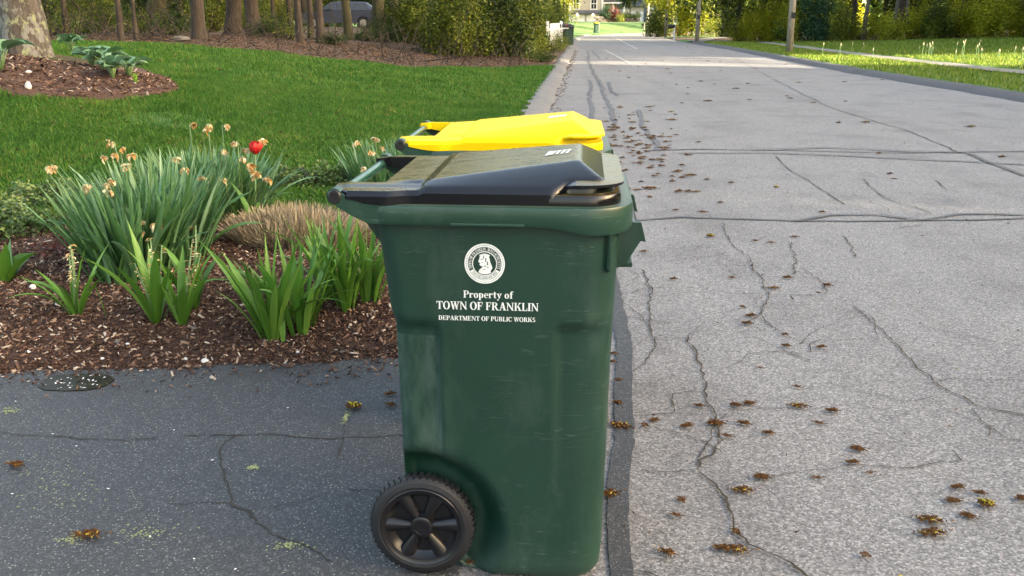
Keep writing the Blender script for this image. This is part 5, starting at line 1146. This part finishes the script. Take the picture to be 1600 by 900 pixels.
for k, (u, v, n, L, lab) in enumerate([(113, 84, 12, .36, 'hosta at the back of the row, closest to the lichen-spotted trunk'), (145, 110, 15, .34, 'second hosta of the row from the lichen-spotted trunk'), (163, 116, 15, .34, 'third hosta of the row from the lichen-spotted trunk'), (178, 128, 15, .34, 'fourth hosta of the row, left of the end plant'), (203, 126, 13, .34, 'end hosta of the row, farthest from the lichen-spotted trunk'), (3, 117, 9, .45, 'hosta in front of the lichen-spotted trunk, cut by the left edge')]):
    hosta(lab, u, v, n, L, 60 + k)
p_ = GT(213, 135); root = thing('hosta_shoot', 'small yellow-green hosta shoot beside the end hosta', 'hosta', (0, 0, 0))
for k in range(4): leaf_part('leaf', (p_[0], p_[1], p_[2] + .04), k*1.6, .1, .5, .14, .06, .9, M['fresh'], root, HP)

# ------------------------------------------------------------------ stones
def rock(name, label, loc, s, mt, seed, category='stone', group=None):
    g_ = np.random.default_rng(seed); mb = MB(); rings = []
    for k in range(7):
        th = math.pi*(k + .35)/7.2; rings.append([(s[0]*math.sin(th)*math.cos(a)*(1 + .16*g_.normal()), s[1]*math.sin(th)*math.sin(a)*(1 + .16*g_.normal()), s[2]*(math.cos(th) + .55) + .05*s[2]*g_.normal()) for a in np.linspace(0, 6.283, 11)[:-1]])
    o = mb.loft(rings).build(name, mt, smooth=True); o.location = loc; return tag(o, label, category, group)
p_ = GT(46, 146); rock('white_stone', 'upright white stone at the front of the tree mulch', (p_[0], p_[1], p_[2] + .05), (.035, .03, .055), M['stone_w'], 1)
p_ = GT(46, 122); rock('white_stone', 'small pale stone on the tree mound above the upright white stone', (p_[0], p_[1], p_[2] + .06), (.035, .03, .02), M['stone_w'], 2)
p_ = GT(283, 65); rock('grey_rock', 'flat grey rock at the edge of the lawn below the trunks', (p_[0], p_[1], p_[2]), (.26, .2, .09), M['stone'], 3)
p_ = on_bed(52, 453); rock('white_stone', 'white stone standing in the mulch left of the cream-spiked hyacinth', p_, (.017, .012, .020), M['stone_w'], 4)
for k, (u, v, sz) in enumerate(sorted([(63, 529, .012), (5, 528, .012), (44, 552, .011), (92, 563, .009), (291, 562, .012), (303, 516, .016), (200, 540, .010), (128, 545, .007), (184, 537, .014), (466, 553, .011), (320, 568, .018), (535, 552, .012), (160, 562, .010)])):
    p_ = on_bed(u, v); rock('pebble', f'small pale pebble in the front mulch, {ORD[k]} from the left', p_, (sz, sz*.8, sz*.6), M['stone_w'] if k % 3 else M['stone'], 10 + k, 'pebble', 'pebbles in the front mulch')
# ------------------------------------------------------------------ puddle with petals
m, n, l, b = mat('wet_dark_water'); l.new(ramp(n, l, noise(n, l, 12, 4, vec=pos_vec(n, l)), [(.3, (.012, .012, .008)), (.7, (.028, .027, .018))]), b.inputs['Base Color']); b.inputs['Roughness'].default_value = .35; b.inputs['Specular IOR Level'].default_value = .12
pc = G(118, 600); P = [(pc[0] + .150*math.copysign(abs(math.cos(a))**.8, math.cos(a))*(1 + .03*math.sin(3*a + 1) + .02*math.sin(9*a)), pc[1] + .005 + .098*math.copysign(abs(math.sin(a))**.85, math.sin(a))*(1 + .04*math.sin(2*a + 2) + .03*math.sin(11*a))) for a in np.linspace(0, 6.283, 49)[:-1]]
pud = MB().prism(P, .0045, .0085, 'xy').build('puddle', m); tag(pud, 'small dark puddle sprinkled with white petals at the driveway edge', kind='structure')
pm = bpy.data.meshes.new('petal'); pm.from_pydata([(-.008, 0, .0006), (-.003, -.005, .0), (.005, -.005, .001), (.009, 0, .0022), (.004, .005, .001), (-.004, .0045, 0)], [], [(0, 1, 2, 3, 4, 5)]); pm.materials.append(M['petal'])
def petal(x, y, z, s, parent):
    o = bpy.data.objects.new('petal', pm); COL.objects.link(o); o.location = (x, y, z); o.rotation_euler = (0, 0, R.uniform(0, 6.28)); o.scale = (s, s, s); o.parent = parent; return o
for k in range(38):
    a = R.uniform(0, 6.28); q = math.sqrt(R.random())*.92; petal(pc[0] + .150*q*math.cos(a), pc[1] + .005 + .095*q*math.sin(a), .0098, R.uniform(.35, .75), pud)
for u, v in ((304, 877), (368, 893), (170, 767), (272, 675), (83, 681), (193, 583), (25, 630), (450, 640), (332, 722), (235, 842), (120, 700), (20, 775)): 
    q = G(u, v); petal(q[0], q[1], .0085, R.uniform(.4, .9), drive)
# ------------------------------------------------------------------ catkins on road and driveway
def catkin_mesh(seed, n, spread, yellow=0):
    g_ = np.random.default_rng(seed); mb = []; mt = []
    for k in range(n):
        a = g_.uniform(0, 6.28); p0 = np.array((g_.normal(0, spread), g_.normal(0, spread*.5), .004 + abs(g_.normal(0, .004)))); d = np.array((math.cos(a), math.sin(a), g_.normal(0, .25))); path = [p0]
        for q in range(5): d = d + g_.normal(0, .45, 3); d /= np.linalg.norm(d); d[2] *= .5; p0 = p0 + d*.0027; p0[2] = max(.003, p0[2]); path.append(p0)
        mb.append([tuple(x) for x in path]); mt.append(1.0 if g_.random() < yellow else g_.uniform(.1, .8))
    M_ = MB(); T = []
    for path, t in zip(mb, mt):
        k0 = len(M_.v); M_.tube(path, [g_.uniform(.0012, .0026) for _ in path], 4); T += [t]*(len(M_.v) - k0)
    me = bpy.data.meshes.new('catkin_clump'); me.from_pydata(M_.v, [], M_.f); me.materials.append(M['catkin']); at = me.attributes.new('tint', 'FLOAT', 'POINT'); at.data.foreach_set('value', T); return me
CK = [catkin_mesh(1, 90, .013), catkin_mesh(2, 110, .021, .08), catkin_mesh(3, 48, .011), catkin_mesh(4, 30, .015), catkin_mesh(5, 70, .010, .25), catkin_mesh(6, 130, .025, .10), catkin_mesh(7, 18, .007)]
def catkin(u, v, k, s=1, label='tangled brown clump of fallen oak catkins lying on the street', group='catkin clumps on the street', z=.0065, P=None, rz=None):
    q = P or G(u, v); o = bpy.data.objects.new('catkin_clump', CK[k]); COL.objects.link(o); o.location = (q[0], q[1], z); o.rotation_euler = (0, 0, R.uniform(-.5, .5) if rz is None else rz); o.scale = (s, s, s); tag(o, label, 'catkins', group); return o
STREET = [(968, 668, 5, .9), (950, 775, 1, .9), (965, 632, 2, .8), (1118, 665, 0, 1.1), (1162, 665, 2, 1), (1135, 684, 3, .8), (1073, 669, 2, 1), (1022, 660, 2, .7), (1008, 668, 6, 1), (1200, 680, 2, .9), (1247, 637, 5, .75), (1300, 645, 2, 1), (1278, 664, 3, .8), (1190, 749, 0, .9), (1160, 769, 1, .85), (1065, 786, 6, 1.1), (1055, 808, 3, .7), (1150, 862, 1, .9), (1128, 861, 2, 1), (1042, 868, 2, 1), (1150, 835, 6, 1), (1340, 705, 0, .9), (1332, 726, 2, .9), (1358, 742, 3, .6), (1275, 750, 3, .7), (1496, 765, 2, .9), (1530, 774, 2, .8), (1488, 786, 0, .8), (1541, 792, 4, 1.3), (1512, 810, 0, .8), (1453, 816, 1, .95), (1455, 836, 1, .95), (1596, 782, 0, .8), (1352, 872, 6, 1), (1208, 452, 5, .7), (1230, 436, 2, 1.1), (1110, 371, 4, 1.4), (1173, 496, 2, 1.1), (1167, 508, 2, 1.1), (1228, 543, 2, .9), (1283, 545, 2, .9), (1226, 525, 2, .7), (1143, 436, 2, .8), (1052, 438, 2, .9), (1160, 482, 6, 1), (1187, 577, 3, .5), (1245, 607, 3, .7), (1170, 633, 0, .8), (1150, 636, 0, .8), (1092, 637, 2, .8), (1024, 658, 2, .6), (958, 555, 2, .8), (956, 568, 2, .8), (965, 596, 3, .7), (1292, 448, 2, 1.1), (1213, 294, 4, 1.2), (1240, 372, 3, 1), (1203, 381, 3, 1), (995, 298, 5, .8), (1010, 296, 2, 1.2), (1060, 301, 2, 1.5), (1075, 301, 2, 1.4), (1088, 301, 1, .9), (1125, 318, 2, 1), (1142, 287, 2, 1.1), (1097, 333, 3, 1.2), (1104, 282, 2, 1.1), (975, 308, 2, 1.3), (1005, 395, 3, 1), (1015, 310, 6, 1.5), (1050, 285, 2, 1.2), (1055, 330, 3, 1), (1390, 273, 2, 1.2), (1396, 281, 3, 1), (1284, 333, 2, 1), (1565, 247, 2, 1.6), (1516, 199, 1, 1.6), (1353, 192, 1, 1.5), (1310, 193, 2, 1.5), (1373, 241, 2, 1.3), (1180, 378, 6, 1)]
BANDS = [(150, 262, 'beyond the farther sealed crack'), (262, 345, 'between the two sealed cracks'), (345, 460, 'just before the nearer sealed crack'), (460, 600, 'level with the middle of the bin'), (600, 690, 'level with the lower body of the bin'), (690, 760, 'level with the top of the bin wheel'), (760, 1000, 'on the nearest stretch of street')]
for a_, b_, where in BANDS:
    for i_, (u, v, k, s) in enumerate(sorted(q for q in STREET if a_ <= q[1] < b_)):
        catkin(u, v, k, s, f'brown catkin clump {where}, {ORD[i_]} from the left')
# the drift washed together beside the yellow-lidded bin
for k in range(120):
    while True:
        u = R.gauss(985, 42); v = R.triangular(150, 300, 225)
        if u > 942 and u < 1130 and not (u < 965 and v > 235): break
    catkin(u, v, R.choice([0, 1, 2, 2, 3, 5]), R.uniform(.7, 1.4), 'brown catkin clump in the drift along the kerb behind the bins', 'catkin drift behind the bins')
for k in range(36):
    v = R.uniform(70, 170); u = 905 + (v - 60)*1.1 + abs(R.gauss(0, 150))
    catkin(u, v, R.choice([1, 5, 0]), R.uniform(.9, 1.5), 'dark speck of catkins far up the street', 'distant catkins up the street')
for u, v, k, s, lab in [(140, 840, 1, 1.0, 'brown catkin clump with a yellow-green smear on the driveway'), (25, 732, 2, 1.2, 'small brown catkin clump near the left edge of the driveway'), (553, 640, 4, 1.5, 'brown catkin clump on the driveway close to the bin'), (610, 620, 2, .9, 'brown catkin bit on the driveway touching the side of the bin'), (610, 637, 2, .9, 'second catkin bit on the driveway below the side of the bin'), (730, 882, 0, .8, 'catkin clump between the wheel and the foot of the bin')]:
    catkin(u, v, k, s, lab, 'catkin clumps on the driveway', z=.010)
pol = plain('pollen_smear', (.26, .28, .11), .9, var=.3, vscale=40)
def smear(u, v, rx, ry, seed):
    """pale pollen grains lying close together"""
    r = random.Random(seed); q = G(u, v); mb = MB()
    for k in range(70):
        x = q[0] + r.gauss(0, rx*.5); y = q[1] + r.gauss(0, ry*.5); e = r.uniform(.0015, .004); mb.add([(x-e, y-e*.6, .0072), (x+e, y-e*.4, .0072), (x+e*.7, y+e, .0076), (x-e*.8, y+e*.6, .0074)], [(0, 1, 2, 3)])
    o = mb.build('pollen', pol, drive, fix=False); o['kind'] = 'stuff'
smear(112, 845, .035, .03, 1); smear(15, 645, .04, .03, 2); smear(395, 733, .02, .015, 3); smear(60, 745, .16, .16, 4); smear(90, 780, .16, .1, 5); smear(230, 835, .1, .05, 6); smear(450, 855, .06, .02, 7); smear(540, 655, .01, .06, 8)
# ------------------------------------------------------------------ street furniture
def utility_pole(label, u, v, hgt, r0, lean=0):
    p_ = GT(u, v, 200); root = thing('utility_pole', label, 'pole', p_, 0, 'utility poles across the street')
    MB().tube([(0, 0, -.3), (lean*.3, 0, hgt*.3), (lean, 0, hgt)], [r0, r0*.93, r0*.7], 16).build('post', M['pole'], root, smooth='all')
    MB().box(lean - 1.2, lean + 1.2, -.05, .05, hgt - .7, hgt - .58).build('crossarm', M['pole'], root)
    MB().box(-.09, .09, -r0 - .02, -r0, 1.5, 1.75).build('tag_plate', M['black'], root)
    return root
utility_pole('wooden utility pole nearest the camera, on the verge in front of the dark bushes', 1233, 82, 9.5, .155, -.1)
utility_pole('grey wooden utility pole beside the large yellow-green sunlit tree', 1089, 65, 9.5, .15)
utility_pole('brown-footed utility pole in front of the small mailbox', 1040, 58, 9.5, .15)
utility_pole('slim pale utility pole farthest up the street', 1011, 50, 9.5, .16)
def mailbox(label, u, v, post_mat, rz, double=False, Y=None):
    p_ = GT(u, v, 200); root = thing('mailbox', label, 'mailbox', p_, rz, 'mailboxes')
    MB().box(-.05, .05, -.05, .05, -.2, 1.25).build('post', post_mat, root, bevel=.008)
    MB().prism([(-.07, 1.24), (.07, 1.24), (0, 1.34)], -.06, .06).build('post_cap', post_mat, root)
    MB().box(-.04, .04, -.1 if not double else -.42, .42, .93, 1.0).build('arm', post_mat if double else M['black'], root)
    for k, off in enumerate((.3, -.3) if double else (.25,)):
        P = [(-.09, 1.0), (.09, 1.0), (.09, 1.12)] + [(.09*math.cos(a), 1.12 + .09*math.sin(a)) for a in np.linspace(.2, 2.94, 7)] + [(-.09, 1.12)]
        bx = MB().prism(P, off - .26, off + .26).build('box', M['black'], root, bevel=.005)
        MB().prism([(q[0]*1.05, 1.06 + (q[1] - 1.06)*1.05) for q in P], off - .275, off - .26).build('door', M['black'], bx)
        MB().box(.092, .1, off - .05, off - .02, 1.08, 1.24).build('flag', plain('flag_red', (.4, .03, .02)), bx)
    return root
mailbox('black double mailbox on a white post beside the white fence', 877, 71, M['white'], math.radians(-80), True)
mailbox('small dark mailbox on a white post right of the brown-footed pole', 1053, 65, M['white'], math.radians(95))
mailbox('distant mailbox at the foot of the farthest pole', 1006, 54, M['pole'], math.radians(20))
# white picket fence overgrown with creeper
def fence(label, A, B, n, hgt):
    A = Vector((*A, float(ground_h(*A)))); B = Vector((*B, float(ground_h(*B)))); root = thing('picket_fence', label, 'fence', A, math.atan2(B.y - A.y, B.x - A.x)); L = (B - A).xy.length
    for k in range(n):
        x = L*(k + .5)/n; w = .055; z0 = (B.z - A.z)*(k + .5)/n
        MB().prism([(x - w, .06 + z0), (x + w, .06 + z0), (x + w, hgt - .07 + z0), (x, hgt + z0), (x - w, hgt - .07 + z0)], -.02, .0).build('picket', M['white'], root)
    for z in (.3, hgt - .3): MB().box(0, L, .002, .042, z, z + .09).build('rail', M['white'], root)
    for x in (0, L): MB().box(x - .06, x + .06, .045, .155, -.2, hgt + .12).build('post', M['white'], root)
    return root
fence('white picket fence half hidden by creeper beside the left kerb', (1.70, 42.0), (3.15, 58.5), 60, 1.25)
fence('short white picket fence glimpsed deep in the thicket', (-1.2, 41.2), (.9, 40.7), 14, 1.2)
for k, (x, y, s) in enumerate([(1.15, 40.3, .5), (1.3, 42.0, .6), (1.5, 44.6, .6), (.75, 40.1, .5), (1.9, 47.0, .6)]):
    make_shrub(('open', 'open', 'open', 'mid', 'open')[k], (x + .65, y + 1.2, float(ground_h(x + .65, y + 1.2))), f'creeper tuft climbing the white picket fence, {ORD[k]} from its near end', k, s, 'creepers on the picket fence')
M['seed'] = plain('pale_seed_head', (.42, .36, .24), .8)
# tall seeding weeds on the sunlit verge
for k, u in enumerate(sorted([R.uniform(1285, 1400) for _ in range(6)] + [R.choice((1448, 1452, 1530, 1565, 1590, 1500)) + R.gauss(0, 9) for _ in range(22)])):
    v = R.uniform(84, 101) if u > 1420 else R.uniform(84, 92); p_ = GT(u, v); root = thing('seeding_weed', f'thin pale seeding weed on the verge, {ORD[k]} from the nearest pole', 'weed', p_, 0, 'seeding weeds on the verge'); h = R.uniform(.25, .6)
    MB().tube([(0, 0, 0), (R.uniform(-.03, .03), 0, h*.6), (R.uniform(-.06, .06), 0, h)], [.012, .010, .006], 5).build('stalk', M['stemg'], root)
    MB().lathe([(.004, h - .06), (.014, h - .03), (.017, h), (.012, h + .04), (.002, h + .07)], 7).build('seed_head', M['seed'], root)
# ------------------------------------------------------------------ parked car
paint = plain('blue_grey_paint', (.030, .038, .070), .28, var=.05, spec=.7)
def car():
    p_ = at_dist(533, 44, 54.0); root = thing('parked_car', 'dark blue estate car parked behind the trunks, nose to the left', 'car', (p_[0], p_[1], p_[2]), math.radians(3))
    low = [(-2.28, .42), (-2.30, .62), (-2.2, .80), (-1.75, .90), (-1.15, .99), (2.05, 1.04), (2.26, .98), (2.30, .62), (2.22, .36), (1.75, .30)]
    for cx in (1.38, -1.42):
        low += [(cx + .37, .32)] + [(cx + .36*math.cos(a), .33 + .36*math.sin(a)) for a in np.linspace(0, math.pi, 9)] + [(cx - .37, .32)]
    low += [(-1.95, .30)]
    MB().prism(low, -.9, .9).build('body', paint, root, bevel=.05, smooth=True)
    cab = MB(); prof = [(-1.15, .99, .84), (-.42, 1.44, .66), (.1, 1.50, .64), (1.5, 1.47, .64), (2.12, 1.04, .82)]
    cab.loft([[(x, -w, z) for x, z, w in prof], [(x, w, z) for x, z, w in prof]], True, True).build('cabin', paint, root, bevel=.03, smooth=True)
    def pane(q):
        vs = []
        for x, f in q:
            zt = float(np.interp(x, [-1.15, -.42, .1, 1.5, 2.12], [.99, 1.44, 1.50, 1.47, 1.04])); z = lerp(1.03, zt - .05, f); w = lerp(.845, .665, min(1, max(0, (z - 1.0)/.48))); vs.append((x, -w - .012, z))
        MB().add(vs, [tuple(range(len(vs)))]).build('window', M['glass'], root, fix=False)
    pane([(-.98, 0), (-.20, 0), (-.20, 1), (-.42, 1)]); pane([(-.12, 0), (.72, 0), (.72, 1), (-.12, 1)]); pane([(.80, 0), (1.75, 0), (1.55, 1), (.80, 1)])
    MB().box(-2.31, -2.2, -.82, -.45, .66, .80).build('headlight', M['white'], root, bevel=.02)
    MB().box(2.22, 2.31, -.86, -.55, .72, .95).build('tail_light', plain('lamp_red', (.3, .01, .01), .2), root, bevel=.02)
    MB().box(-.62, -.46, -1.02, -.86, 1.02, 1.12).build('mirror', paint, root, bevel=.02)
    for cx in (1.38, -1.42):
        for s in (-1, 1):
            t = MB().lathe([(.19, -.1), (.30, -.11), (.325, -.08), (.325, .08), (.30, .11), (.19, .1)], 24, 'y', (cx, s*.80, .325)).build('wheel', M['tyre'], root, smooth=True)
            MB().lathe([(.02, s*.115), (.05, s*.12), (.19, s*.105), (.2, s*.09)], 24, 'y', (cx, s*.80, .325)).build('hubcap', plain('alloy', (.5, .5, .5), .3, .9), t, smooth=True)
car()
# ------------------------------------------------------------------ houses up the street
siding = plain('beige_clapboard', (.40, .36, .29), .8, var=.05, vscale=2); bluesid = plain('blue_grey_clapboard', (.085, .105, .135), .8, var=.08, vscale=2); shingle = plain('grey_shingle', (.07, .075, .09), .9, var=.25, vscale=6); redd = plain('red_door_paint', (.25, .06, .04), .5)
def clap(mb, x0, x1, y, z0, z1, n=None, axis='x'):
    n = n or max(2, int((z1 - z0)/.16))
    for k in range(n):
        a = lerp(z0, z1, k/n); b_ = lerp(z0, z1, (k + 1)/n)
        if axis == 'x': mb.add([(x0, y - .03, a), (x1, y - .03, a), (x1, y - .006, b_), (x0, y - .006, b_)], [(0, 1, 2, 3)])
        else: mb.add([(y + .03, x0, a), (y + .03, x1, a), (y + .006, x1, b_), (y + .006, x0, b_)], [(0, 1, 2, 3)])
def window(root, x, y, z, w, h, axis='x'):
    """casing with a sash of panes"""
    def B(a0, a1, d0, d1, c0, c1):
        return MB().box(a0, a1, d0, d1, c0, c1) if axis == 'x' else MB().box(-d1, -d0, a0, a1, c0, c1)
    f = MB(); t = .14
    d0 = y - .10 if axis == 'x' else -(y + .10); d1 = d0 + .08
    for a0, a1, c0, c1 in ((x - w/2 - t, x - w/2, z - t, z + h + t), (x + w/2, x + w/2 + t, z - t, z + h + t), (x - w/2, x + w/2, z + h, z + h + t), (x - w/2, x + w/2, z - t, z)):
        f.add(*(lambda q: (q.v, q.f))(B(a0, a1, d0, d1, c0, c1)))
    o = f.build('window', M['white'], root)
    for k in range(2):
        B(x - w/2 + .05, x + w/2 - .05, d0 + .03, d0 + .05, z + .05 + k*h/2, z + h/2 - .05 + k*h/2).build('pane', M['glass'], o)
    g_ = MB()
    g_.add(*(lambda q: (q.v, q.f))(B(x - w/2, x + w/2, d0 + .01, d0 + .07, z + h/2 - .045, z + h/2 + .045))); g_.add(*(lambda q: (q.v, q.f))(B(x - .03, x + .03, d0 + .015, d0 + .06, z + .02, z + h - .02))); g_.build('glazing_bar', M['white'], o)
def at_far(u, v, Y): r_ = ray(u, v); s = Y/r_[1]; return (float(r_[0]*s), Y, float(CAMH + r_[2]*s))
def beige_house():
    Y = 178; p_ = at_far(890, 40.5, Y); root = thing('beige_house', 'beige clapboard house with two white garage doors at the bend', 'house', (p_[0], p_[1], p_[2]), math.radians(-4))
    w, d, h = 6.1, 12.0, 6.4
    # gable end faces us; the long front with porch faces right
    wl_ = MB().box(0, w, 0, d, -.4, h).build('wall', siding, root); c = MB(); clap(c, .02, w - .02, -.002, 2.4, h); c.build('cladding', siding, wl_, fix=False); c2 = MB(); clap(c2, .02, d - .02, w, 0.2, h, axis='y'); c2.build('cladding', siding, wl_, fix=False)
    for x in (0, w): MB().box(x - .16, x + .16, -.14, .14, 0, h).build('corner_board', M['white'], root)
    MB().box(-.3, w + .3, -.16, .02, h - .05, h + .3).build('frieze', M['white'], root)
    rf = MB(); rf.add([(-.5, -.5, h + .25), (w + .6, -.5, h + .25), (w + .6, d + .5, h + .25), (-.5, d + .5, h + .25), (-.5, d*.45, h + 3.2), (w + .6, d*.45, h + 3.2)], [(0, 1, 5, 4), (2, 3, 4, 5), (0, 4, 3), (1, 2, 5), (0, 3, 2, 1)]); rf.build('roof', shingle, root)
    window(root, 1.2, 0, 3.1, 1.0, 1.9); window(root, 4.5, 0, 3.1, 1.0, 1.9)
    MB().add([(-.2, -.9, 2.35), (w + .1, -.9, 2.35), (w + .1, 0, 2.85), (-.2, 0, 2.85), (-.2, -.9, 2.2), (w + .1, -.9, 2.2), (w + .1, 0, 2.2), (-.2, 0, 2.2)], [(0, 1, 2, 3), (4, 5, 1, 0), (7, 6, 5, 4), (5, 6, 2, 1), (4, 0, 3, 7)]).build('pent_roof', shingle, root)
    for x0 in (.25, 3.15):
        g_ = MB().box(x0, x0 + 2.6, -.08, -.03, 0, 2.05).build('garage_door', M['white'], root)
        for k in range(4): MB().box(x0 + .08, x0 + 2.52, -.10, -.08, .06 + k*.5, .48 + k*.5).build('door_panel', M['white'], g_, bevel=.01)
    lampm, n_, l_, b_ = mat('lit_lamp'); b_.inputs['Emission Color'].default_value = (1, .8, .45, 1); b_.inputs['Emission Strength'].default_value = 3.0; b_.inputs['Base Color'].default_value = (.8, .7, .5, 1)
    MB().lathe([(.05, 1.95), (.11, 2.0), (.11, 2.12), (.03, 2.2)], 8, 'z', (1.4, -.2, 0)).build('lantern', lampm, root); MB().lathe([(.05, 1.95), (.11, 2.0), (.11, 2.12), (.03, 2.2)], 8, 'z', (4.4, -.2, 0)).build('lantern', lampm, root)
    for y in (1.5, 3.6, 5.7): window(root, y, w, 2.0, .8, 1.8, 'y')
    # porch wing with gable, columns and a red door
    wx = w + 4.6
    MB().box(w, wx - 1.6, 5.2, d, -.2, 4.6).build('wing_wall', siding, root)
    MB().box(w + .6, w + 1.5, 5.12, 5.19, 1.0, 3.2).build('front_door', redd, root)
    MB().box(w, wx, 3.6, 5.2, .6, .95).build('porch_floor', M['concrete'], root)
    for x in (w + .5, w + 2.2, wx - .3): MB().box(x - .16, x + .16, 3.7, 4.0, .95, 4.3).build('porch_column', M['white'], root, bevel=.02)
    MB().add([(w - .3, 3.2, 4.3), (wx + .3, 3.2, 4.3), (wx + .3, d, 4.3), (w - .3, d, 4.3), (w + 2.3, 3.2, 6.4), (w + 2.3, d, 6.4)], [(0, 1, 4), (2, 3, 5), (0, 4, 5, 3), (1, 2, 5, 4), (0, 3, 2, 1)]).build('porch_roof', shingle, root)
    MB().box(w - .2, wx + .2, 3.12, 3.19, 4.1, 4.35).build('porch_trim', M['white'], root)
beige_house()
def blue_house():
    p_ = at_far(976, 35, 205); root = thing('blue_grey_house', 'blue-grey house half hidden behind the round street tree', 'house', p_, math.radians(6))
    MB().box(0, 5.6, 0, 9, -.5, 3.4).build('wing_wall', siding, root); wl_ = MB().box(4.2, 11.5, -.4, 10, -.5, 7.4).build('wall', bluesid, root); c = MB(); clap(c, 4.22, 11.48, -.402, 0, 7.4); c.build('cladding', bluesid, wl_, fix=False)
    for x in (.7, 3.3): MB().box(x, x + 1.7, -.07, -.02, 0, 2.3).build('garage_door', M['white'], root)
    window(root, 5.6, -.4, 1.2, .9, 1.7); window(root, 8.4, -.4, 1.2, .9, 1.7); window(root, 6.2, -.4, 4.4, .9, 1.7); window(root, 9.4, -.4, 4.4, .9, 1.7)
    MB().box(11.3, 11.6, -.5, -.2, 0, 7.4).build('corner_board', M['white'], root)
    MB().add([(3.8, -1, 7.4), (12, -1, 7.4), (12, 10.5, 7.4), (3.8, 10.5, 7.4), (3.8, 4.5, 10.6), (12, 4.5, 10.6)], [(0, 1, 5, 4), (2, 3, 4, 5), (0, 4, 3), (1, 2, 5), (0, 3, 2, 1)]).build('roof', shingle, root)
    MB().add([(-.4, -.6, 3.4), (4.3, -.6, 3.4), (4.3, 9.4, 3.4), (-.4, 9.4, 3.4), (-.4, 4.4, 5.4), (4.3, 4.4, 5.4)], [(0, 1, 5, 4), (2, 3, 4, 5), (0, 4, 3), (1, 2, 5), (0, 3, 2, 1)]).build('wing_roof', shingle, root)
blue_house()
p_ = at_far(984, 29, 168); make_tree('street_tree', 'round dark green tree on the slope between the two houses', (p_[0], p_[1], p_[2]), 'street', 0, 1.0)
# low stone wall and planting below the beige house
W0 = at_far(932, 37, 160); W1 = at_far(1000, 37, 164); root = thing('stone_wall', 'low dry stone wall curving below the beige house', 'wall', (0, 0, 0)); me_s = []
for k in range(4):
    g_ = np.random.default_rng(200 + k); rings = []
    for q, s in enumerate((.8, 1.04, 1.0, .84)): rings.append([(.42*s*x*(1 + .07*g_.normal()), .3*s*y*(1 + .07*g_.normal()), .17*(q/1.5 - 1)) for x, y in ((-1, -1), (0, -1.1), (1, -1), (1, 1), (0, 1.1), (-1, 1))])
    o = MB().loft(rings).build('stone', M['stone'], root); me_s.append(o)
nS = 10
for c in range(3):
    for k in range(nS):
        t = (k + .5*(c % 2))/nS; x = lerp(W0[0], W1[0], t); y = lerp(W0[1], W1[1], t) + 2*math.sin(t*3.1); 
        i = (k + c) % 4
        o = me_s[i] if (c == 0 and k < 4) else bpy.data.objects.new('stone', me_s[i].data)
        if o is not me_s[i]: COL.objects.link(o); o.parent = root
        o.location = (x, y, float(ground_h(x, y)) + .05 + c*.36); o.rotation_euler = (0, 0, R.uniform(-.2, .2)); o.scale = (1, 1, 1)
for k, (u, key, s, lab) in enumerate([(958, 'red', 1.5, 'dark red bush beside the porch of the beige house'), (946, 'ever', .9, 'dark cone-shaped evergreen at the corner of the beige house'), (978, 'low', 1.6, 'low bush on the stone wall under the street tree'), (992, 'low', 1.6, 'low bush right of the street tree trunk'), (968, 'mid', .8, 'light green tuft in front of the low stone wall')]):
    q = at_far(u, 35, 162 if k < 4 else 156); make_shrub(key, (q[0], q[1], float(ground_h(q[0], q[1])) + (.6 if k < 4 else 0)), lab, k, s)
for k, (u, Y, key, s, lab) in enumerate([(880, 80, 'mid', .6, 'leafy tree overhanging the left kerb before the beige house'), (868, 92, 'bright', .6, 'sunlit yellow-green tree left of the beige house'), (905, 215, 'mid', 1.3, 'tall tree behind the roof of the beige house'), (955, 225, 'mid', 1.4, 'tall tree behind the porch of the beige house'), (1015, 235, 'mid', 1.4, 'tall tree behind the blue-grey house'), (850, 120, 'mid', 1.2, 'tall tree beyond the left kerb, in front of the hill wood'), (835, 150, 'mid', 1.4, 'tallest tree beyond the left kerb')]):
    r_ = ray(u, 40); X = float(r_[0]*Y/r_[1]); make_tree('garden_tree', lab, (X, Y, float(ground_h(X, Y))), key, k, s)
for k in range(26):
    X = -30 + k*6.5; Y = 250 + R.uniform(0, 30); make_shrub(R.choice(['tall', 'talld']), (X, Y, float(ground_h(X, Y))), f'round tree in the distant belt beyond the houses, {ORD[k]} from the left', k, R.uniform(3, 4), 'distant tree belt', name='distant_tree', category='tree')
# drop prototypes that were never placed
for key, obs in SH.items():
    if key not in _used:
        for o in obs: bpy.data.objects.remove(o)
